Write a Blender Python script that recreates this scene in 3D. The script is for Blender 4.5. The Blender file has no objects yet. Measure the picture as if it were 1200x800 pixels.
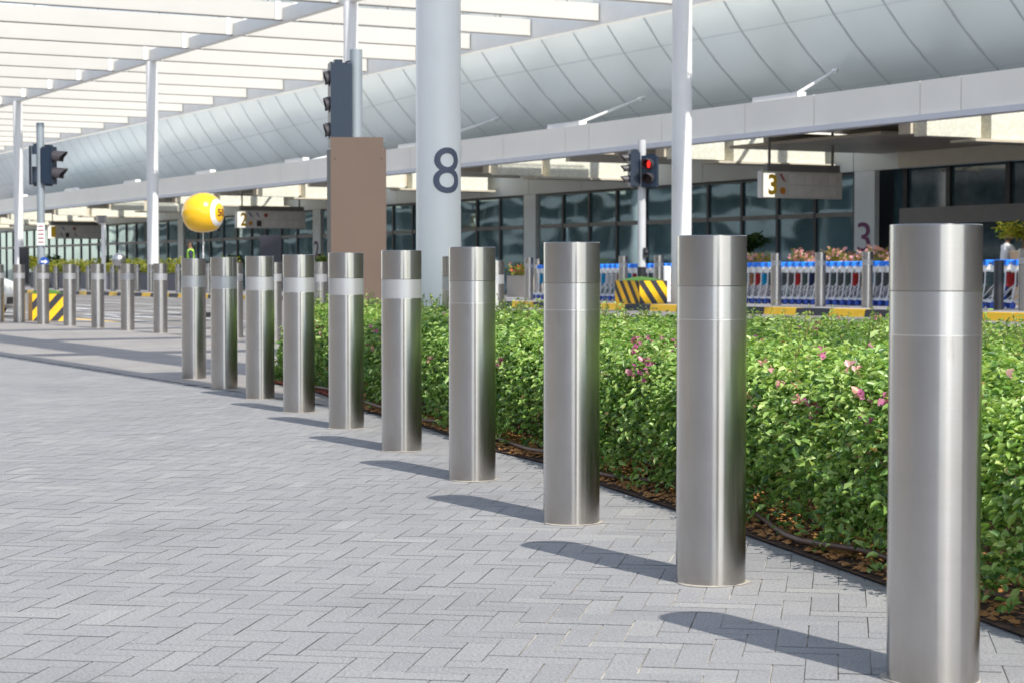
import bpy, bmesh, math, random
import numpy as np
from mathutils import Vector, Matrix
random.seed(7); rng = np.random.default_rng(7)
S = bpy.context.scene
COL = S.collection
PI = math.pi
# ------------------------------------------------------------------ camera
CAMZ = 1.08; FPX = 2300.0; TILT = math.atan(83/FPX)
cam = bpy.data.cameras.new('camera'); camo = bpy.data.objects.new('camera', cam); COL.objects.link(camo)
camo.location = (0, 0, CAMZ); camo.rotation_euler = (PI/2-TILT, 0, 0)
cam.sensor_fit = 'HORIZONTAL'; cam.sensor_width = 36; cam.lens = FPX*36/1200
cam.clip_start = .1; cam.clip_end = 3000
cam.dof.use_dof = True; cam.dof.focus_distance = 8.5; cam.dof.aperture_fstop = 8
S.camera = camo
# ------------------------------------------------------------------ light
SUN_EL = math.radians(48.5); SUN_AZ = math.radians(180-30.5)      # azimuth clockwise from +Y
w = bpy.data.worlds.new('World'); S.world = w; w.use_nodes = True
nt = w.node_tree; bg = nt.nodes['Background']
sky = nt.nodes.new('ShaderNodeTexSky'); sky.sky_type = 'NISHITA'; sky.sun_disc = False
sky.sun_elevation = SUN_EL; sky.sun_rotation = SUN_AZ; sky.air_density = 1.0; sky.dust_density = .6; sky.ozone_density = 1.2
hs = nt.nodes.new('ShaderNodeHueSaturation'); hs.inputs['Saturation'].default_value = .62
nt.links.new(sky.outputs[0], hs.inputs['Color']); nt.links.new(hs.outputs[0], bg.inputs[0]); bg.inputs[1].default_value = .15
sl = bpy.data.lights.new('sun', 'SUN'); sl.energy = 3.0; sl.angle = math.radians(.5); sl.color = (1, .955, .88)
so = bpy.data.objects.new('sun', sl); COL.objects.link(so)
tosun = Vector((math.sin(SUN_AZ)*math.cos(SUN_EL), math.cos(SUN_AZ)*math.cos(SUN_EL), math.sin(SUN_EL)))
so.rotation_euler = tosun.to_track_quat('Z', 'Y').to_euler(); so.location = (0, 0, 40)
S.view_settings.view_transform = 'Standard'; S.view_settings.look = 'None'
S.view_settings.gamma = 1; S.view_settings.use_curve_mapping = False
S.view_settings.exposure = .88
S.cycles.max_bounces = 8; S.cycles.transparent_max_bounces = 8
# ------------------------------------------------------------------ helpers
D = Vector((-.4745, .8803, 0)).normalized()      # along the terminal facade, away from us
N = Vector((D.y, -D.x, 0))                        # towards the terminal
def P(c, t, z=0.): return N*c + D*t + Vector((0, 0, z))
def ct(p): return p.dot(N), p.dot(D)
def ray(px, py):
    u = (px-600)/FPX; v = (400-py)/FPX
    return Vector((u, math.cos(TILT)+v*math.sin(TILT), -math.sin(TILT)+v*math.cos(TILT)))
def at_z(px, py, z=0.):
    r = ray(px, py); k = (z-CAMZ)/r.z
    return Vector((0, 0, CAMZ))+r*k
def at_d(px, py, dist):
    r = ray(px, py); return Vector((0, 0, CAMZ))+r*(dist/r.y)
def at_c(px, py, c):
    r = ray(px, py); return Vector((0, 0, CAMZ))+r*(c/r.dot(N))
def lerp(a, b, k): return a+(b-a)*k
def h25(t): return max(-.06, min(.2, .15-.0029*(t-35.3)))
def road_z(c, t):
    k = max(0, min(1, (c-12)/13)); return h25(t)*k
def isl(t): return h25(t)+.13

class MB:
    def __init__(s): s.v = []; s.f = []; s.sm = []; s.mi = []
    def add(s, vs, fs, smooth=False, mi=0):
        b = len(s.v); s.v += [tuple(p) for p in vs]
        for f in fs: s.f.append(tuple(i+b for i in f)); s.sm.append(smooth); s.mi.append(mi)
    def hexa(s, p, mi=0):   # 8 points: bottom 4, top 4
        s.add(p, [(0,3,2,1),(4,5,6,7),(0,1,5,4),(1,2,6,5),(2,3,7,6),(3,0,4,7)], False, mi)
    def box(s, x0, x1, y0, y1, z0, z1, mi=0):
        s.hexa([(x0,y0,z0),(x1,y0,z0),(x1,y1,z0),(x0,y1,z0),(x0,y0,z1),(x1,y0,z1),(x1,y1,z1),(x0,y1,z1)], mi)
    def fbox(s, c0, c1, t0, t1, z0, z1, mi=0):
        s.hexa([P(c0,t0,z0),P(c1,t0,z0),P(c1,t1,z0),P(c0,t1,z0),P(c0,t0,z1),P(c1,t0,z1),P(c1,t1,z1),P(c0,t1,z1)], mi)
    def cyl(s, a, b, r, r2=None, n=16, caps=True, mi=0):
        a = Vector(a); b = Vector(b); r2 = r if r2 is None else r2
        w_ = (b-a).normalized(); h = Vector((0,0,1)) if abs(w_.z) < .9 else Vector((1,0,0))
        u = w_.cross(h).normalized(); v = w_.cross(u)
        ra = [a+(u*math.cos(2*PI*i/n)+v*math.sin(2*PI*i/n))*r for i in range(n)]
        rb = [b+(u*math.cos(2*PI*i/n)+v*math.sin(2*PI*i/n))*r2 for i in range(n)]
        s.add(ra+rb, [(i,(i+1)%n,n+(i+1)%n,n+i) for i in range(n)], True, mi)
        if caps:
            s.add(ra, [tuple(range(n))[::-1]], False, mi); s.add(rb, [tuple(range(n))], False, mi)
    def tube(s, pts, r, n=8, mi=0):
        for a, b in zip(pts[:-1], pts[1:]): s.cyl(a, b, r, n=n, mi=mi)
    def lathe(s, prof, n=48, o=(0,0,0), smooth=True, mi=0):
        vs = []; m = len(prof)
        for i in range(n):
            a = 2*PI*i/n
            for r, z in prof: vs.append((o[0]+r*math.cos(a), o[1]+r*math.sin(a), o[2]+z))
        s.add(vs, [(i*m+j, ((i+1)%n)*m+j, ((i+1)%n)*m+j+1, i*m+j+1) for i in range(n) for j in range(m-1)], smooth, mi)
    def sphere(s, o, r, n=20, m=12, sc=(1,1,1), mi=0):
        vs = []
        for j in range(m+1):
            th = PI*j/m
            for i in range(n):
                a = 2*PI*i/n
                vs.append((o[0]+r*sc[0]*math.sin(th)*math.cos(a), o[1]+r*sc[1]*math.sin(th)*math.sin(a), o[2]+r*sc[2]*math.cos(th)))
        s.add(vs, [(j*n+i, (j+1)*n+i, (j+1)*n+(i+1)%n, j*n+(i+1)%n) for j in range(m) for i in range(n)], True, mi)
    def build(s, name, mats, parent=None, world=False):
        me = bpy.data.meshes.new(name)
        v = s.v
        if world and parent is not None:
            L = parent.location; v = [(a[0]-L.x, a[1]-L.y, a[2]-L.z) for a in v]
        me.from_pydata(v, [], s.f)
        if not isinstance(mats, (list, tuple)): mats = [mats]
        for m in mats: me.materials.append(m)
        me.polygons.foreach_set('use_smooth', s.sm); me.polygons.foreach_set('material_index', s.mi)
        me.update()
        o = bpy.data.objects.new(name, me); COL.objects.link(o)
        if parent is not None: o.parent = parent
        return o
def tag(o, label=None, cat=None, group=None, kind=None):
    if label: o['label'] = label
    if cat: o['category'] = cat
    if group: o['group'] = group
    if kind: o['kind'] = kind
    return o
def thing(name, label, cat, loc=(0,0,0), rz=0, group=None):
    o = bpy.data.objects.new(name, None); COL.objects.link(o); o.location = loc; o.rotation_euler = (0,0,rz)
    o.empty_display_size = .2
    return tag(o, label, cat, group)
def struct(name, mb, m): return tag(mb.build(name, m), kind='structure')
def kids(o): return [c for c in bpy.data.objects if c.parent == o]
def dup(root, loc=None, rz=None, label=None, group=None):
    tree = KT.get(root.name)
    if tree is None:
        tree = [(c, kids(c)) for c in kids(root)]; KT[root.name] = tree
    r = root.copy(); COL.objects.link(r)
    if loc is not None: r.location = loc
    if rz is not None: r.rotation_euler = (0,0,rz)
    if label: r['label'] = label
    if group: r['group'] = group
    out = []
    for c, gs in tree:
        k = c.copy(); COL.objects.link(k); k.parent = r; out.append(k)
        for g in gs:
            q = g.copy(); COL.objects.link(q); q.parent = k
    return r, out
KT = {}
# ------------------------------------------------------------------ materials
class NB:
    def __init__(s, name):
        s.m = bpy.data.materials.new(name); s.m.use_nodes = True; s.t = s.m.node_tree; s.b = s.t.nodes['Principled BSDF']
    def n(s, ty, **kw):
        x = s.t.nodes.new(ty)
        for k, v in kw.items(): setattr(x, k, v)
        return x
    def l(s, a, b): s.t.links.new(a, b)
    def set(s, **kw):
        for k, v in kw.items():
            i = s.b.inputs[k.replace('_', ' ')]
            i.default_value = v
    def noise(s, scale, detail=4, rough=.5, coord='Object', vec=None, mapscale=None):
        t = s.n('ShaderNodeTexNoise'); t.inputs['Scale'].default_value = scale; t.inputs['Detail'].default_value = detail
        t.inputs['Roughness'].default_value = rough
        tc = s.n('ShaderNodeTexCoord'); src = tc.outputs[coord]
        if mapscale:
            mp = s.n('ShaderNodeMapping'); mp.inputs['Scale'].default_value = mapscale; s.l(src, mp.inputs[0]); src = mp.outputs[0]
        s.l(src, t.inputs['Vector']); return t.outputs['Fac']
    def ramp(s, fac, stops):
        r = s.n('ShaderNodeValToRGB'); e = r.color_ramp.elements
        while len(e) < len(stops): e.new(.5)
        for i, (p, c) in enumerate(stops):
            e[i].position = p; e[i].color = (*c, 1) if len(c) == 3 else c
        s.l(fac, r.inputs[0]); return r.outputs[0]
    def bump(s, h, st=.2, dist=.01):
        b = s.n('ShaderNodeBump'); b.inputs['Strength'].default_value = st; b.inputs['Distance'].default_value = dist
        s.l(h, b.inputs['Height']); s.l(b.outputs[0], s.b.inputs['Normal'])
    def mix(s, a, b, f, mode='MIX'):
        x = s.n('ShaderNodeMix', data_type='RGBA', blend_type=mode)
        for i, v in ((0, f), (6, a), (7, b)):
            if hasattr(v, 'links'): s.l(v, x.inputs[i])
            elif isinstance(v, (int, float)): x.inputs[i].default_value = v
            else: x.inputs[i].default_value = (*v, 1)
        return x.outputs[2]
def plain(name, col, rough=.5, metal=0., var=.06, scale=3., bump=0., bscale=60., coat=0., spec=.5):
    n = NB(name); n.set(Roughness=rough, Metallic=metal, Coat_Weight=coat, Specular_IOR_Level=spec)
    c0 = tuple(max(0, x*(1-var)) for x in col); c1 = tuple(min(1, x*(1+var)) for x in col)
    n.l(n.ramp(n.noise(scale, 5), [(.3, c0), (.7, c1)]), n.b.inputs['Base Color'])
    if bump: n.bump(n.noise(bscale, 3), bump, .005)
    return n.m
def emis(name, col, st):
    n = NB(name); n.set(Base_Color=(*col, 1), Emission_Color=(*col, 1), Emission_Strength=st); return n.m
M = {}
M['white_paint'] = plain('white_paint', (.78,.78,.77), .38, var=.02)
M['slat'] = plain('slat_panel', (.49,.475,.44), .45, var=.02, scale=.6)
M['beam'] = plain('beam_paint', (.66,.66,.65), .45, var=.04, scale=.8)
M['dark_edge'] = plain('dark_edge', (.16,.15,.14), .6)
M['cream'] = plain('cream_panel', (.88,.845,.77), .42, var=.03, scale=.5)
M['lip'] = plain('fascia_lip', (.62,.63,.67), .35, var=.03)
M['soffit'] = plain('soffit_brown', (.42,.36,.29), .4, var=.1, scale=.7)
M['bulk'] = plain('bulkhead_grey', (.62,.66,.64), .4, var=.05, scale=.5)
M['mount'] = plain('mount', (.4,.36,.3), .5)
M['beige'] = plain('beige_panel', (.60,.55,.45), .5, var=.05)
M['mullion'] = plain('mullion_dark', (.03,.033,.04), .4)
M['transom'] = plain('transom_grey', (.20,.19,.18), .4)
M['pillar'] = plain('pillar_light', (.70,.75,.74), .3, var=.03)
M['signal'] = plain('signal_blue_black', (.012,.024,.046), .35, var=.1)
M['visor'] = plain('visor_black', (.05,.045,.05), .45)
M['galv'] = plain('galvanised_pole', (.30,.34,.37), .45, .3, var=.05)
M['black'] = plain('black_plastic', (.018,.018,.022), .4)
M['panel_dark'] = plain('dark_panel', (.03,.03,.04), .5)
M['totem'] = plain('brown_coated_metal', (.135,.093,.070), .5, var=.05, scale=1.5)
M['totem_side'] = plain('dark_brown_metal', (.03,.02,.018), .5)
M['yellow'] = plain('yellow_paint', (.88,.52,.012), .5, var=.06, bump=.15)
M['shaded_orange'] = plain('shaded_side_paint', (.52,.24,.02), .55, var=.08)  # plain side of the left block, its shaded tone put in the colour
M['kerb_black'] = plain('black_kerb_paint', (.035,.036,.045), .6, var=.1)
M['turf'] = plain('turf_mat', (.06,.16,.02), .9, var=.3, scale=40)
M['numeral'] = plain('numeral_slate', (.085,.10,.15), .5)
M['purple'] = plain('numeral_purple', (.16,.03,.12), .5)
M['gold'] = plain('numeral_gold', (.80,.50,.03), .5)
M['bronze'] = plain('balloon_red', (.12,.02,.01), .5)
M['ball_yellow'] = plain('glossy_yellow', (.86,.50,.015), .22, var=.02, coat=.4)
M['ball_white'] = plain('glossy_white', (.8,.8,.8), .25, var=.02, coat=.4)
M['car_white'] = plain('car_paint_white', (.78,.77,.72), .25, var=.01, coat=.6)
M['rubber'] = plain('rubber', (.02,.02,.02), .8)
M['glass_dark'] = plain('dark_glass', (.02,.025,.03), .05, spec=.8)
M['lamp_glass'] = plain('headlight_glass', (.5,.5,.5), .1, spec=.8)
M['line_white'] = plain('road_marking', (.62,.62,.62), .6, var=.15, scale=20)
M['cblue'] = plain('trolley_blue', (.02,.20,.80), .35, var=.05)
M['cwhite'] = plain('trolley_white', (.85,.85,.82), .5, var=.08, scale=8)
M['chrome'] = plain('trolley_steel', (.75,.77,.8), .35, .5)
M['cwheel'] = plain('trolley_wheel_blue', (.02,.08,.42), .5)
M['trunk'] = plain('woody_stem', (.16,.085,.05), .85, var=.3, scale=30)
M['pipe'] = plain('brown_drip_pipe', (.13,.075,.055), .5, var=.15)
M['skin'] = plain('skin', (.30,.16,.10), .55)
M['hair'] = plain('hair', (.02,.018,.016), .6)
M['navy'] = plain('navy_cloth', (.02,.025,.05), .8)
M['vis'] = plain('hi_vis', (.42,.80,.06), .6)
M['shirt_white'] = plain('white_cloth', (.7,.7,.7), .8)
M['cloth_blue'] = plain('blue_cloth', (.02,.08,.35), .8)
M['cloth_dark'] = plain('dark_cloth', (.02,.02,.025), .8)
M['planter_grey'] = plain('planter_grey', (.10,.10,.12), .6)
M['planter_beige'] = plain('planter_beige', (.42,.37,.31), .6)
M['pot_blue'] = plain('pot_blue_grey', (.35,.45,.50), .5)
M['pot_clay'] = plain('pot_cream', (.6,.45,.3), .6)
M['red_petal'] = plain('red_petal', (.75,.05,.06), .6, var=.2)
M['mortar'] = plain('mortar_ring', (.33,.305,.26), .9, var=.15, scale=30, bump=.4)
M['steel_ball'] = plain('dull_steel', (.5,.5,.5), .3, .9)
AD = [plain('advert_'+k, c, .4, var=.5, scale=s) for k, c, s in (('cyan', (.01,.33,.60), 1.), ('dark_green', (.09,.13,.12), 14.),
      ('black', (.10,.11,.11), 12.), ('tan', (.38,.22,.12), 14.), ('red', (.45,.03,.03), 14.), ('navy', (.02,.03,.10), 12.), ('white', (.55,.55,.55), 3.))]
AD_NAMES = ['cyan blue', 'dull green', 'grey', 'tan and white', 'red', 'navy', 'plain white']

def steel(name, base, rough, aniso=.75, dull=False):
    n = NB(name); n.set(Metallic=1., Roughness=rough, Anisotropic=aniso, Anisotropic_Rotation=.25)
    tg = n.n('ShaderNodeTangent'); tg.direction_type = 'RADIAL'; tg.axis = 'Z'; n.l(tg.outputs[0], n.b.inputs['Tangent'])
    f = n.noise(1., 2, .5, 'Object', mapscale=(2.0,2.0,420))
    st = n.noise(5., 5, .6, 'Object', mapscale=(1,1,.5))
    lo = tuple(x*.95 for x in base)
    c = n.ramp(f, [(.3, lo), (.7, base)])
    c2 = n.mix(c, n.ramp(st, [(.35, (.89,.88,.865)), (.65, (1,1,1))]), 1., 'MULTIPLY')
    # grime near the foot
    tc = n.n('ShaderNodeTexCoord'); sp = n.n('ShaderNodeSeparateXYZ'); n.l(tc.outputs['Object'], sp.inputs[0])
    mr = n.n('ShaderNodeMapRange'); mr.inputs[1].default_value = 0; mr.inputs[2].default_value = .12; mr.inputs[3].default_value = .45; mr.inputs[4].default_value = 0
    n.l(sp.outputs['Z'], mr.inputs[0])
    sc = n.ramp(n.noise(7., 6, .75, 'Object', mapscale=(3,3,.35)), [(.60, (1,1,1)), (.68, (.90,.885,.86)), (.72, (1,1,1))]); c2 = n.mix(c2, sc, 1., 'MULTIPLY')
    mm = n.n('ShaderNodeMath', operation='MULTIPLY'); n.l(mr.outputs[0], mm.inputs[0]); n.l(n.noise(14, 5), mm.inputs[1])
    n.l(n.mix(c2, (.36,.30,.22), mm.outputs[0]), n.b.inputs['Base Color'])
    return n.m
M['steel'] = steel('brushed_steel', (.57,.555,.54), .21, .9)
M['steel_cap'] = steel('brushed_steel_cap', (.53,.515,.50), .195, .88)
M['band_lit'] = plain('lit_satin_band', (.50,.50,.51), .36, .65, var=.03)  # paler copy for farther bands, their reflected brightness put in the colour
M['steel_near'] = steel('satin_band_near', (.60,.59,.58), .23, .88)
M['steel_lid'] = plain('steel_lid', (.6,.6,.6), .35, 1.)
M['steel_line'] = plain('steel_line', (.80,.80,.80), .25, 1.)

# stone pavers: one tint per paver island, granite speckle
n = NB('granite_paver'); n.set(Roughness=.75, Specular_IOR_Level=.3)
g = n.n('ShaderNodeNewGeometry')
isl_c = n.ramp(g.outputs['Random Per Island'], [(0, (.250,.248,.250)), (.3, (.266,.264,.266)), (.9, (.278,.275,.275)), (1, (.308,.304,.297))])
sp1 = n.ramp(n.noise(110, 5, .85), [(.36, (.55,.55,.56)), (.5, (1,1,1)), (.64, (1.35,1.35,1.35))])
blot = n.ramp(n.noise(.9, 7, .68), [(.3, (.84,.835,.83)), (.5, (.97,.97,.97)), (.7, (1.04,1.03,1.01))])
n.l(n.mix(n.mix(isl_c, sp1, 1., 'MULTIPLY'), blot, 1., 'MULTIPLY'), n.b.inputs['Base Color'])
n.bump(n.noise(180, 4, .7), .35, .003); M['paver'] = n.m
n = NB('joint_sand'); n.set(Roughness=.95)
n.l(n.ramp(n.noise(1.6, 3, .6), [(.34, (.13,.12,.11)), (.48, (.24,.22,.19)), (.58, (.62,.58,.49))]), n.b.inputs['Base Color']); M['joint'] = n.m
n = NB('forecourt_stone'); n.set(Roughness=.7)
br = n.n('ShaderNodeTexBrick'); br.inputs['Scale'].default_value = 1; br.inputs['Brick Width'].default_value = .6; br.inputs['Row Height'].default_value = .3
br.inputs['Mortar Size'].default_value = .006; br.inputs['Color1'].default_value = (.27,.25,.235,1); br.inputs['Color2'].default_value = (.31,.29,.27,1); br.inputs['Mortar'].default_value = (.15,.14,.13,1)
tc = n.n('ShaderNodeTexCoord'); mp = n.n('ShaderNodeMapping'); mp.inputs['Rotation'].default_value = (0,0,math.atan2(D.y, D.x)); n.l(tc.outputs['Object'], mp.inputs[0]); n.l(mp.outputs[0], br.inputs[0])
n.l(n.mix(br.outputs[0], n.ramp(n.noise(1.2, 5), [(.3, (.85,.85,.85)), (.7, (1,1,1))]), 1., 'MULTIPLY'), n.b.inputs['Base Color']); M['forecourt'] = n.m
n = NB('asphalt'); n.set(Roughness=.85)
n.l(n.mix(n.ramp(n.noise(.35, 6, .65), [(.3, (.19,.178,.165)), (.7, (.245,.23,.215))]), n.ramp(n.noise(90, 3), [(.3, (.8,.8,.8)), (.7, (1,1,1))]), 1., 'MULTIPLY'), n.b.inputs['Base Color'])
n.bump(n.noise(120, 3), .3, .004); M['asphalt'] = n.m
M['island'] = plain('island_paving', (.27,.26,.26), .8, var=.1, scale=2)
n = NB('garden_soil'); n.set(Roughness=.95)
n.l(n.ramp(n.noise(28, 6, .7), [(.3, (.02,.012,.008)), (.5, (.06,.032,.02)), (.68, (.14,.06,.03)), (.8, (.22,.11,.05))]), n.b.inputs['Base Color'])
n.bump(n.noise(35, 5), .9, .03); M['soil'] = n.m
M['gravel_red'] = plain('red_gravel', (.32,.085,.05), .9, var=.35, scale=25)
M['dry_leaf'] = plain('dry_leaf', (.34,.16,.05), .8, var=.4, scale=12)

def leafmat(name, stops, trans=.40, rough=.36):
    n = NB(name); n.set(Roughness=rough, Specular_IOR_Level=.6)
    g = n.n('ShaderNodeNewGeometry')
    c = n.ramp(g.outputs['Random Per Island'], stops)
    c = n.mix(c, n.ramp(n.noise(2.2, 3), [(.35, (.75,.82,.7)), (.65, (1.1,1.08,1))]), 1., 'MULTIPLY')
    n.l(c, n.b.inputs['Base Color'])
    tr = n.n('ShaderNodeBsdfTranslucent'); n.l(n.mix(c, (1.6,1.5,.5), .5, 'MULTIPLY'), tr.inputs[0])
    mx = n.n('ShaderNodeMixShader'); mx.inputs[0].default_value = trans
    out = n.t.nodes['Material Output']; n.l(n.b.outputs[0], mx.inputs[1]); n.l(tr.outputs[0], mx.inputs[2]); n.l(mx.outputs[0], out.inputs[0])
    return n.m
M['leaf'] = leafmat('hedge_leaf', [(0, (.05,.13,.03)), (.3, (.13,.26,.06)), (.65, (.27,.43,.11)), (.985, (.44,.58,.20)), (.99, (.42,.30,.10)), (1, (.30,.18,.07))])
M['leaf_sunlit'] = leafmat('sunlit_leaf', [(0, (.22,.40,.09)), (.5, (.38,.56,.16)), (1, (.56,.68,.30))])
M['leaf_new'] = leafmat('young_leaf', [(0, (.26,.42,.08)), (.6, (.38,.52,.13)), (1, (.50,.55,.20))])
M['leaf_y'] = leafmat('yellow_green_leaf', [(0, (.12,.20,.02)), (.5, (.30,.32,.03)), (1, (.50,.42,.05))])
M['leaf_d'] = leafmat('dark_leaf', [(0, (.02,.06,.015)), (.6, (.05,.12,.02)), (1, (.12,.20,.04))])
M['bract'] = leafmat('magenta_bract', [(0, (.45,.07,.28)), (.5, (.62,.16,.42)), (1, (.72,.34,.45))], .4)
M['bract_pale'] = leafmat('pale_pink_bract', [(0, (.70,.28,.38)), (.5, (.80,.45,.52)), (1, (.78,.42,.33))], .4)

# terminal glass: dark reflective solar glass with a slow warp in each pane
n = NB('solar_glass'); n.set(Roughness=.04, Metallic=0., IOR=1.5, Specular_IOR_Level=.5)
n.l(n.ramp(n.noise(.5, 3), [(.3, (.07,.17,.20)), (.7, (.16,.30,.34))]), n.b.inputs['Base Color'])
gl = n.n('ShaderNodeBsdfGlossy'); gl.inputs['Color'].default_value = (.52,.72,.78,1); gl.inputs['Roughness'].default_value = .03
nz = n.noise(.30, 1, .3, 'Object', mapscale=(1,1,2.0)); bp = n.n('ShaderNodeBump'); bp.inputs['Strength'].default_value = .4; bp.inputs['Distance'].default_value = .05
n.l(nz, bp.inputs['Height']); n.l(bp.outputs[0], gl.inputs['Normal']); n.l(bp.outputs[0], n.b.inputs['Normal'])
mx = n.n('ShaderNodeMixShader'); mx.inputs[0].default_value = .36
n.l(n.b.outputs[0], mx.inputs[1]); n.l(gl.outputs[0], mx.inputs[2]); n.l(mx.outputs[0], n.t.nodes['Material Output'].inputs[0]); M['glass'] = n.m
M['glass_shaded'] = plain('shaded_entrance_glass', (.06,.11,.135), .05, spec=.9, var=.3)  # darker glass copy, shade below the entrance slab put into its colour
# patterned light boxes of the canopy
n = NB('patterned_panel'); n.set(Roughness=.4)
vo = n.n('ShaderNodeTexVoronoi'); vo.inputs['Scale'].default_value = 9; tc = n.n('ShaderNodeTexCoord'); n.l(tc.outputs['Object'], vo.inputs[0])
n.l(n.ramp(vo.outputs[0], [(.2, (.80,.79,.68)), (.55, (.66,.66,.56))]), n.b.inputs['Base Color']); M['pattern'] = n.m
# hull cladding
n = NB('hull_cladding'); n.set(Roughness=.28, Metallic=.3)
n.l(n.ramp(n.noise(.06, 3), [(.3, (.60,.66,.68)), (.7, (.70,.74,.74))]), n.b.inputs['Base Color']); n.bump(n.noise(.22, 3), .25, .3); M['hull'] = n.m
M['seam'] = plain('hull_seam', (.36,.39,.41), .6)
M['seam_soft'] = plain('hull_seam_soft', (.54,.59,.61), .6)

# ------------------------------------------------------------------ ground
def sheet(name, mat, cs, ts, zf):
    mb = MB(); nc = len(cs)
    mb.add([P(c, t, zf(c, t)) for t in ts for c in cs], [(j*nc+i, j*nc+i+1, (j+1)*nc+i+1, (j+1)*nc+i) for j in range(len(ts)-1) for i in range(nc-1)], False)
    return struct(name, mb, mat)
mb = MB(); mb.add([(-1500,-300,-.35),(1500,-300,-.35),(1500,2500,-.35),(-1500,2500,-.35)], [(0,1,2,3)]); struct('ground', mb, plain('dry_ground', (.30,.27,.22), .9, var=.1, scale=.05))
mb = MB(); mb.add([(-60,-40,-.006),(14,-40,-.006),(14,60,-.006),(-60,60,-.006)], [(0,1,2,3)])
# joint base only near side: a strip in facade coordinates
mb = MB(); mb.add([P(-60,-60,-.005), P(11.6,-60,-.005), P(11.6,90,-.005), P(-60,90,-.005)], [(0,1,2,3)]); struct('paving_bed', mb, M['joint'])
W_ = .0885; E1 = Vector((.9863,-.1650,0)); E2 = Vector((.1650,.9863,0))
vs = []; fs = []; g_ = .0015
def brick(a, b, la, lb):
    o = E1*(a*W_)+E2*(b*W_)
    cx = o + E1*(la*W_/2)+E2*(lb*W_/2)
    if not (-12 < cx.x < 7 and 1.6 < cx.y < 29): return
    if abs(cx.x) > cx.y*.27+3.0: return
    if ct(cx)[0] > 6.15: return
    k = len(vs)
    j = [random.uniform(-.0008,.0008) for _ in range(2)]; dz = random.uniform(-.0006,.0006)
    for (p, q) in ((g_, g_), (la*W_-g_, g_), (la*W_-g_, lb*W_-g_), (g_, lb*W_-g_)):
        v = o+E1*(p+j[0])+E2*(q+j[1]); vs.append((v.x, v.y, dz))
    fs.append((k, k+1, k+2, k+3))
for i in range(-400, 500):
    for k in range(-80, 80):
        x = i + 3*k; y = i - 3*k
        if -190 < x < 110 and -10 < y < 370:
            brick(x, y, 1, 3); brick(x+1, y, 3, 1)
mb = MB(); mb.add(vs, fs); struct('paving', mb, M['paver'])
# outlying plain part of the near plaza (outside the view), and the browner forecourt past the joint line
mb = MB()
mb.add([(-60,-40,-.001),(14,-40,-.001),(14,1.6,-.001),(-60,1.6,-.001)], [(0,1,2,3)]); struct('paving_apron', mb, plain('apron_stone', (.28,.285,.30), .8, scale=4))
sheet('forecourt', M['forecourt'], [6.15, 11.9], [-20+i*5 for i in range(24)], lambda c, t: .003)
sheet('road', M['asphalt'], [12.0, 16, 20, 24.98], [-30+i*10 for i in range(36)], lambda c, t: road_z(c, t)-.02)
sheet('island_pavement', M['island'], [25.22, 60], [-30+i*10 for i in range(36)], lambda c, t: isl(t))
# plaza edge kerb and painted island kerb
mb = MB(); mb.fbox(11.86, 12.06, -20, 100, -.12, .006); struct('plaza_kerb', mb, plain('kerb_stone', (.33,.32,.31), .8))
mb = MB()
for i in range(150):
    t0 = -10+i*1.15; z0 = h25(t0); z1 = h25(t0+1.15)
    a, b = t0+.006, t0+1.144
    mb.hexa([P(24.96,a,z0-.1),P(25.24,a,z0-.1),P(25.24,b,z1-.1),P(24.96,b,z1-.1),P(25.0,a,z0+.132),P(25.24,a,z0+.134),P(25.24,b,z1+.134),P(25.0,b,z1+.132)], i % 2)
struct('island_kerb', mb, [M['yellow'], M['kerb_black']])
# road markings: short bars along the carriageway
mb = MB()
def bar(px, py, ln, wd):
    p = at_z(px, py, 0); c, t = ct(p); p = at_z(px, py, road_z(c, t)); c, t = ct(p)
    q = [(c-wd/2, t), (c+wd/2, t), (c+wd/2, t+ln), (c-wd/2, t+ln)]
    mb.add([P(a, b, road_z(a, b)-.014) for a, b in q], [(0,1,2,3)])
for px, py, ln, wd in ((107,361.5,5.,.35),(142,370.5,3.,.2),(181,371.5,4,.2),(118,358,3,.2),(196,357,7,.2),(260,358,5,.25),(190,377,14,.14),(300,376,16,.14),(186,386,3.2,.3),(212,366,5,.2),(245,362,5,.2),(150,352,7,.2),(205,350,6,.2)):
    bar(px, py, ln, wd)
struct('road_markings', mb, M['line_white'])
mb = MB(); mb.fbox(12.2, 12.4, 40.5, 45, -.014, -.006); struct('yellow_edge_line', mb, M['yellow'])

# ------------------------------------------------------------------ planting bed under the hedge
EDGE = [(312,446),(322,450),(370,460),(427,482),(494,500),(583,530),(637,543),(703,569),(790,598),(877,629),(1040,688),(1200,748),(1330,797)]
FE = [at_z(x, y, 0) for x, y in EDGE]
fe = np.array([(p.x, p.y) for p in FE])
seg = np.r_[0, np.cumsum(np.hypot(*np.diff(fe, axis=0).T))]; LEN = seg[-1]
def front(s):   # s metres along the edge
    return np.stack([np.interp(s, seg, fe[:, 0]), np.interp(s, seg, fe[:, 1])], -1)
BK0 = np.array([-2.55, 20.3]); BK1 = np.array([6.2, 14.6])
def back(s): k = np.clip(s/LEN, 0, 1)[..., None]; return BK0*(1-k)+BK1*k
def bedpt(s, q): f = front(s); return f*(1-q[..., None])+back(s)*q[..., None]
mb = MB(); ns, nq = 60, 16
ss, qq = np.meshgrid(np.linspace(0, LEN, ns), np.linspace(0, 1, nq), indexing='ij')
pp = bedpt(ss, qq)
mb.add([(pp[i,j,0], pp[i,j,1], .009+(.02*random.random()+.012 if j > 0 else 0)) for i in range(ns) for j in range(nq)],
       [(i*nq+j, (i+1)*nq+j, (i+1)*nq+j+1, i*nq+j+1) for i in range(ns-1) for j in range(nq-1)], True)
struct('flower_bed_soil', mb, M['soil'])
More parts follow.
